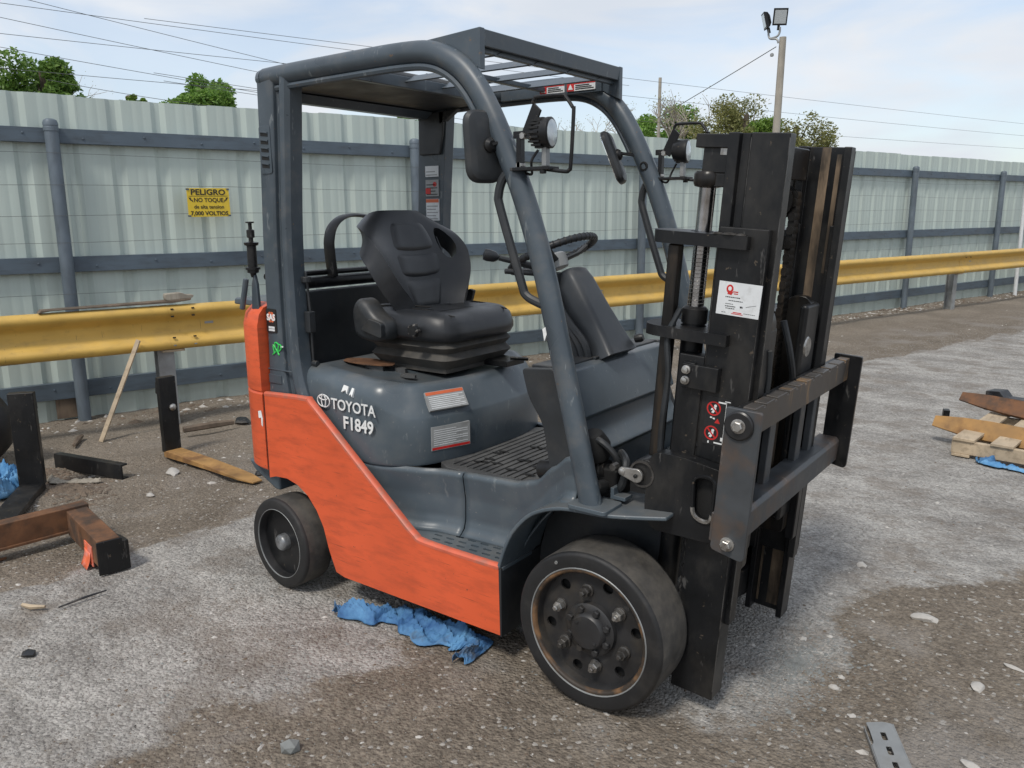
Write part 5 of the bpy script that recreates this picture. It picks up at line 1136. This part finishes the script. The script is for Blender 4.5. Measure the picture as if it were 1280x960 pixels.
b = B(); b.tube([(-4.32,.09,.02),(-4.22,.02,.03),(-4.12,-.06,.02)], [.012,.02,.010], 6); mono('wood_stick', b, M_WOODD, 'weathered stick on the dirt left of the wooden stake foot', 'stick')

def scatter():
    # crushed stone and crumbs, uncountable
    def heap(name, label, cat, mat, n, place, smin, smax):
        v = []; f = []
        base = [(1,0,.2),(.3,.8,.1),(-.8,.5,.15),(-.7,-.6,.1),(.4,-.8,.2),(.1,.05,.8)]
        for _ in range(n):
            q = place()
            if q is None: continue
            x, y = q; s = rnd.uniform(smin, smax)*(.6+rnd.random()**3*1.2); a = rnd.uniform(0, 6.28); k = len(v); z0 = gz(x, y)-.15*s; sx, sy, sz = rnd.uniform(.7, 1.3), rnd.uniform(.5, 1), rnd.uniform(.35, .8)
            for p in base:
                px, py = p[0]*sx*rnd.uniform(.8, 1.2), p[1]*sy*rnd.uniform(.8, 1.2); v.append(Vector((x+s*(px*math.cos(a)-py*math.sin(a)), y+s*(px*math.sin(a)+py*math.cos(a)), z0+s*p[2]*sz)))
            f += [(k,k+1,k+5),(k+1,k+2,k+5),(k+2,k+3,k+5),(k+3,k+4,k+5),(k+4,k,k+5)]
        b = B(); b.v = v; b.f = f; b.mi = [0]*len(f); o = build(name, b, mat, None, flat=True, recalc=False); tag(o, label, cat, kind='stuff')
    def near():
        t = rnd.random()**1.5; d = .9+5.5*t; a = YAW+rnd.uniform(-.68, .68); return (CAM_POS.x+d*math.cos(a), CAM_POS.y+d*math.sin(a))
    def nofk(p):
        return None if (-1.8 < p[0] < .2 and -.36 < p[1] < .36) else p
    def fine():
        d = 1.25+6.5*rnd.random()**1.35; a = YAW+rnd.uniform(-.66, .66); p = (CAM_POS.x+d*math.cos(a), CAM_POS.y+d*math.sin(a))
        return nofk(p) if (pdist(*p, BACK_DIRT) < 0 and pdist(*p, FORE_DIRT) < .02) or rnd.random() < .16 else None
    heap('gravel', 'fine mixed grey gravel worked into the asphalt', 'gravel', M_GRAVEL, 46000, fine, .0022, .0050)
    heap('gravel', 'pale crushed stone strewn over dirt and asphalt', 'gravel', M_STONE, 1700, lambda: nofk(near()), .0022, .0052)
    heap('gravel', 'grey crushed stone strewn over dirt and asphalt', 'gravel', M_SLATE, 5000, lambda: nofk(near()), .0025, .0062)
    heap('dirt_crumbs', 'brown crumbs of soil on the dirt', 'soil', M_WOODD, 7000, lambda: nofk(near()), .0025, .007)
    def patch():
        a = rnd.uniform(0, 6.28); r_ = abs(rnd.gauss(0, .5)); return (.44+.16*r_*math.cos(a)*1.2, .10+.42*r_*math.sin(a))
    heap('gravel', 'loose gravel patch on the ground in front of the mast', 'gravel', M_SLATE, 2600, patch, .003, .007)
    def foot():
        s = rnd.uniform(-2.5, 16); p = fpt(s, rnd.uniform(-.35, .04), 0); return (p.x, p.y)
    heap('rubble', 'small rubble along the foot of the fence', 'rubble', M_STONE, 900, foot, .010, .028)
    heap('rubble', 'dark litter along the foot of the fence', 'litter', M_WOODD, 900, foot, .012, .035)
    def pile(): return (-3.45+rnd.gauss(0, .16), -.42+rnd.gauss(0, .07))
    heap('litter', 'brown leaf litter and scraps by the steel channel', 'litter', M_WOODD, 900, pile, .008, .028)
    def yard():
        return (rnd.uniform(-4.2, -2.2) if rnd.random() < .6 else rnd.uniform(-1.5, 1), rnd.uniform(-1.3, 2.2) if rnd.random() < .6 else rnd.uniform(2, 12))
    heap('gravel', 'scattered pale stones over the back dirt', 'gravel', M_STONE, 800, yard, .005, .016)
scatter()

# ------------------------------------------------------------------ beyond the fence
def tree(name, label, x, y, H, rx, rz, mat, n, ls, seed, gaps=.25, clumps=26):
    r = random.Random(seed); t = thing(name, label, 'tree', (x, y, 0), 'trees beyond the fence')
    cz = H-rz; b = B(); b.tube(smooth_path([(x, y, -.2), (x+.1, y, cz*.5), (x, y+.1, cz), (x+.05, y, H-.3*rz)], 4), [.20*(1-i/16)+.03 for i in range(13)], 8)
    cl = []
    for k in range(clumps):
        while True:
            u = Vector((r.uniform(-1, 1), r.uniform(-1, 1), r.uniform(-1, 1)))
            if .35 < u.length < 1: break
        c = Vector((x+u.x*rx, y+u.y*rx, cz+u.z*rz*.92)); cl.append((c, r.uniform(.26, .42)*min(rx, rz)*1.1))
        b.tube([(x, y, cz-.45*rz+.3*u.z*rz), ((c.x+x)/2+r.uniform(-.1, .1), (c.y+y)/2, (c.z+cz-.3*rz)/2), c], [.06, .035, .012], 5)
    build('trunk', b, M_BARK, t)
    v = []; f = []
    for _ in range(n):
        c, cr = cl[r.randrange(len(cl))]; d = Vector((r.gauss(0, 1), r.gauss(0, 1), r.gauss(0, 1))).normalized()*(cr*r.random()**.4); p = c+d
        if noise.noise(p*1.6+Vector((seed, 0, 0))) < -gaps: continue
        s = ls*r.uniform(.6, 1.25); a = Vector((r.gauss(0, 1), r.gauss(0, 1), r.gauss(0, .6))).normalized(); e = a.cross(Vector((r.gauss(0, 1), r.gauss(0, 1), r.gauss(0, 1)))).normalized()
        k = len(v); v += [p-a*s, p+e*s*.42, p+a*s, p-e*s*.42]; f.append((k, k+1, k+2, k+3))
    b = B(); b.v = v; b.f = f; b.mi = [0]*len(f); build('crown', b, mat, t, flat=True, recalc=False)
tree('broadleaf_tree', 'tall dark green tree above the fence at the far left', -27.9, 11.0, 6.6, 1.30, 1.5, M_LEAF_D, 18200, 0.090, 1)
tree('broadleaf_tree', 'dark green tree cut by the left edge of the picture', -28.9, 9.2, 6.5, 1.0, 1.5, M_LEAF_D, 13000, 0.090, 2)
tree('broadleaf_tree', 'low dark green tree top sloping right of the tall left tree', -27.5, 12.2, 5.3, .8, .8, M_LEAF_D, 6760, 0.084, 3)
tree('bush', 'low yellow-green bush in front of the tall dark left tree', -26.3, 10.9, 5.1, 1.0, .7, M_LEAF_Y, 6500, 0.078, 4)
tree('broadleaf_tree', 'round light green tree above the fence between warning sign and pillar', -20.55, 11.9, 5.42, 1.05, 1.25, M_LEAF_M, 19500, 0.072, 5, .3)
tree('sapling', 'small green tree tip above the fence left of the round tree', -25.0, 12.25, 5.4, .32, .6, M_LEAF_Y, 1820, 0.066, 6, .3, 10)
tree('sapling', 'tiny green tip beside the small tree tip over the fence', -24.8, 12.65, 5.25, .25, .5, M_LEAF_Y, 1170, 0.066, 7, .3, 8)
tree('sapling', 'small green tree tip over the fence under the guard roof, left', -21.6, 17.15, 5.0, .36, .5, M_LEAF_M, 1560, 0.072, 8, .3, 10)
tree('sapling', 'small green tree tip over the fence beside the rear left pillar', -19.4, 19.4, 4.98, .42, .5, M_LEAF_M, 1820, 0.072, 9, .3, 10)
tree('sapling', 'tiny green tree tip over the fence left of the rear pillar tip', -20.3, 18.5, 4.75, .25, .4, M_LEAF_M, 1040, 0.072, 10, .3, 8)
tree('broadleaf_tree', 'dark green rounded tree over the fence right of the guard leg', -13.9, 29.2, 5.6, 1.6, 1.4, M_LEAF_M, 18200, 0.096, 11, .3)
tree('broadleaf_tree', 'sparse olive tree beside the lamp pole behind the mast', -8.9, 23.7, 4.9, 1.5, 1.3, M_LEAF_O, 24000, 0.055, 12, .25, 44)
tree('broadleaf_tree', 'sparse olive-green tree right of the lamp pole above the mast', -7.5, 24.3, 4.45, 1.25, 1.2, M_LEAF_O, 16000, 0.055, 13, .22, 36)
tree('bush', 'bright green bush low behind the lamp pole', -8.0, 23.2, 4.2, .8, .8, M_LEAF_Y, 5720, 0.066, 14, .2)
def bare_tree(label, x, y, H, sp, seed):
    r = random.Random(seed); t = thing('bare_tree', label, 'tree', (x, y, 0), 'trees beyond the fence'); b = B(); c = B()
    def grow(p, d, l, rad, lev):
        q = p+d*l; b.tube([p, p.lerp(q, .5)+Vector((r.gauss(0, .05), r.gauss(0, .05), 0))*l, q], [rad, rad*.8, rad*.6], 5)
        if lev:
            for _ in range(3):
                e = (d+Vector((r.gauss(0, .55), r.gauss(0, .55), r.gauss(.05, .3)))).normalized(); grow(q if r.random() < .6 else p.lerp(q, .7), e, l*r.uniform(.55, .8), rad*.58, lev-1)
        else:
            for _ in range(2):
                a = q+Vector((r.gauss(0, .1), r.gauss(0, .1), r.gauss(0, .1))); k = len(c.v); s = .022; c.v += [a, a+Vector((s, 0, s)), a+Vector((0, s, 2*s)), a+Vector((-s, 0, s))]; c.f.append((k, k+1, k+2, k+3)); c.mi.append(0)
    grow(Vector((x, y, 0)), Vector((0, 0, 1)), H*.42, .14, 5)
    build('trunk', b, M_POLE, t); build('crown', c, M_LEAF_O, t, flat=True, recalc=False)
bare_tree('bare twiggy tree over the fence between the two lamps', -19.3, 31.9, 5.6, 2, 3)
bare_tree('bare grey tree over the fence just left of the olive tree', -11.6, 25.6, 4.9, 2, 5)
bare_tree('bare grey tree top at the far upper left edge', -30.5, 9.9, 7.2, 2, 8)
bare_tree('bare twiggy tree left of the right guard leg over the fence', -17.2, 33.0, 5.6, 2, 12)
def lamp_pole():
    x, y = -5.06, 15.54; t = thing('light_pole', 'weathered wooden pole with two floodlights behind the mast', 'light pole', (x, y, 0))
    b = B(); b.tube([(x-.05, y, -.1), (x, y, 3.0), (x+.03, y, 5.05)], [.095, .080, .070], 14); build('pole', b, M_POLE, t)
    b = B(); b.tube(smooth_path([(x-.02,y-.12,4.92),(x-.06,y-.12,5.0),(x-.20,y-.10,5.03),(x-.25,y-.08,5.10),(x-.26,y-.08,5.22)], 4), .022, 8); b.tube(smooth_path([(x-.20,y-.10,5.03),(x-.06,y-.10,5.06),(x-.02,y-.08,5.14),(x-.02,y-.08,5.24)], 4), .022, 8); build('lamp_arm', b, M_GALV, t)
    for (cx, cz, az, ti) in ((x-.30, 5.40, R(-150), .25), (x-.03, 5.44, R(-55), .25)):
        T = Matrix.Translation((cx, y-.10, cz)) @ Matrix.Rotation(az, 4, 'Z') @ Matrix.Rotation(ti, 4, 'Y')
        b = B(T); b.loft([[(h, -w_, -w_*1.1), (h, w_, -w_*1.1), (h, w_, w_*1.1), (h, -w_, w_*1.1)] for h, w_ in ((-.07,.07),(-.02,.13),(.05,.15),(.06,.15))], True); fl = build('floodlight', b, M_BLACK, t, bev=.008)
        b = B(T); b.box(.0605, .064, -.12, .12, -.13, .13); build('lens', b, M_LENS, fl)
        b = B(T); b.box(-.03, .03, -.02, .02, -.26, -.15); build('knuckle', b, M_BLACK, fl)
    b = B(); b.lathe([(.02,-.05),(.04,-.04),(.04,.0),(.02,.02)], (x-.15,y-.1,4.72), (0,0,1), 8); build('insulator', b, M_GALV, t)
lamp_pole()
b = B(); b.tube([(-12.27, 24.42, -.1), (-12.27, 24.42, 6.03)], .055, 10); mono('mast_pole', b, M_POLE, 'thin grey pole rising over the fence above the left mirror', 'pole')
def wire(label, a, c, ext=(.5, .5), sag=.05, r_=.0060):
    a, c = Vector(a), Vector(c); d = c-a; p, q = a-d*ext[0], c+d*ext[1]
    b = B(); b.tube([p.lerp(q, i/24)-Vector((0, 0, sag*4*(i/24)*(1-i/24)))+Vector((0, 0, sag*.7)) for i in range(25)], r_, 5)
    mono('power_line', b, M_WIRE, label, 'power line', 'overhead power lines')
wire('power line falling steeply from the left edge to the pillar top', (-17.9,5.71,5.49), (-16.29,10.79,4.9), (1, .9))
wire('nearly level power line from the left edge to the pillar top', (-17.91,5.68,5.17), (-16.3,10.75,5.17), (1, 1.5))
wire('power line falling from the left edge over the round light tree', (-17.92,5.65,4.91), (-16.29,10.8,4.41), (1, .6))
wire('steep power line starting at the top edge left of the pillar', (-17.71,6.3,5.89), (-16.27,10.85,5.23), (1.5, 1.0))
wire('topmost power line running to the top of the guard roof', (-17.33,7.5,5.74), (-15.73,12.56,5.68), (1.5, 2))
wire('power line passing level over the tall dark left tree', (-17.87,5.79,4.49), (-16.28,10.82,4.47), (1, 1.0))
wire('lowest power line just above the fence left of the round tree', (-17.52,6.89,4.25), (-17.01,8.5,4.11), (.3, 1.2))
wire('upper power line seen under the guard roof', (-16.04,11.57,4.44), (-14.82,15.45,4.21), (.8, 2.2))
wire('lower power line seen under the guard roof', (-16.05,11.57,4.3), (-14.9,15.2,4.09), (.8, 1.6))
wire('upper power line crossing behind the lamp pole to the right edge', (-12.61,22.47,5.83), (-3.72,50.65,6.02), (.5, .3), .1)
wire('middle power line right of the lamp pole to the right edge', (-11.67,25.44,5.27), (-3.67,50.81,5.41), (.4, .3), .1)
wire('lowest power line right of the mast to the right edge', (-9.34,32.84,4.57), (-3.61,50.98,4.75), (.6, .3), .05)
wire('slanted guy wire rising to the lamp pole top', (-7.9,16.5,3.95), (-5.15,15.5,4.86), (.25, 0), .01, .009)
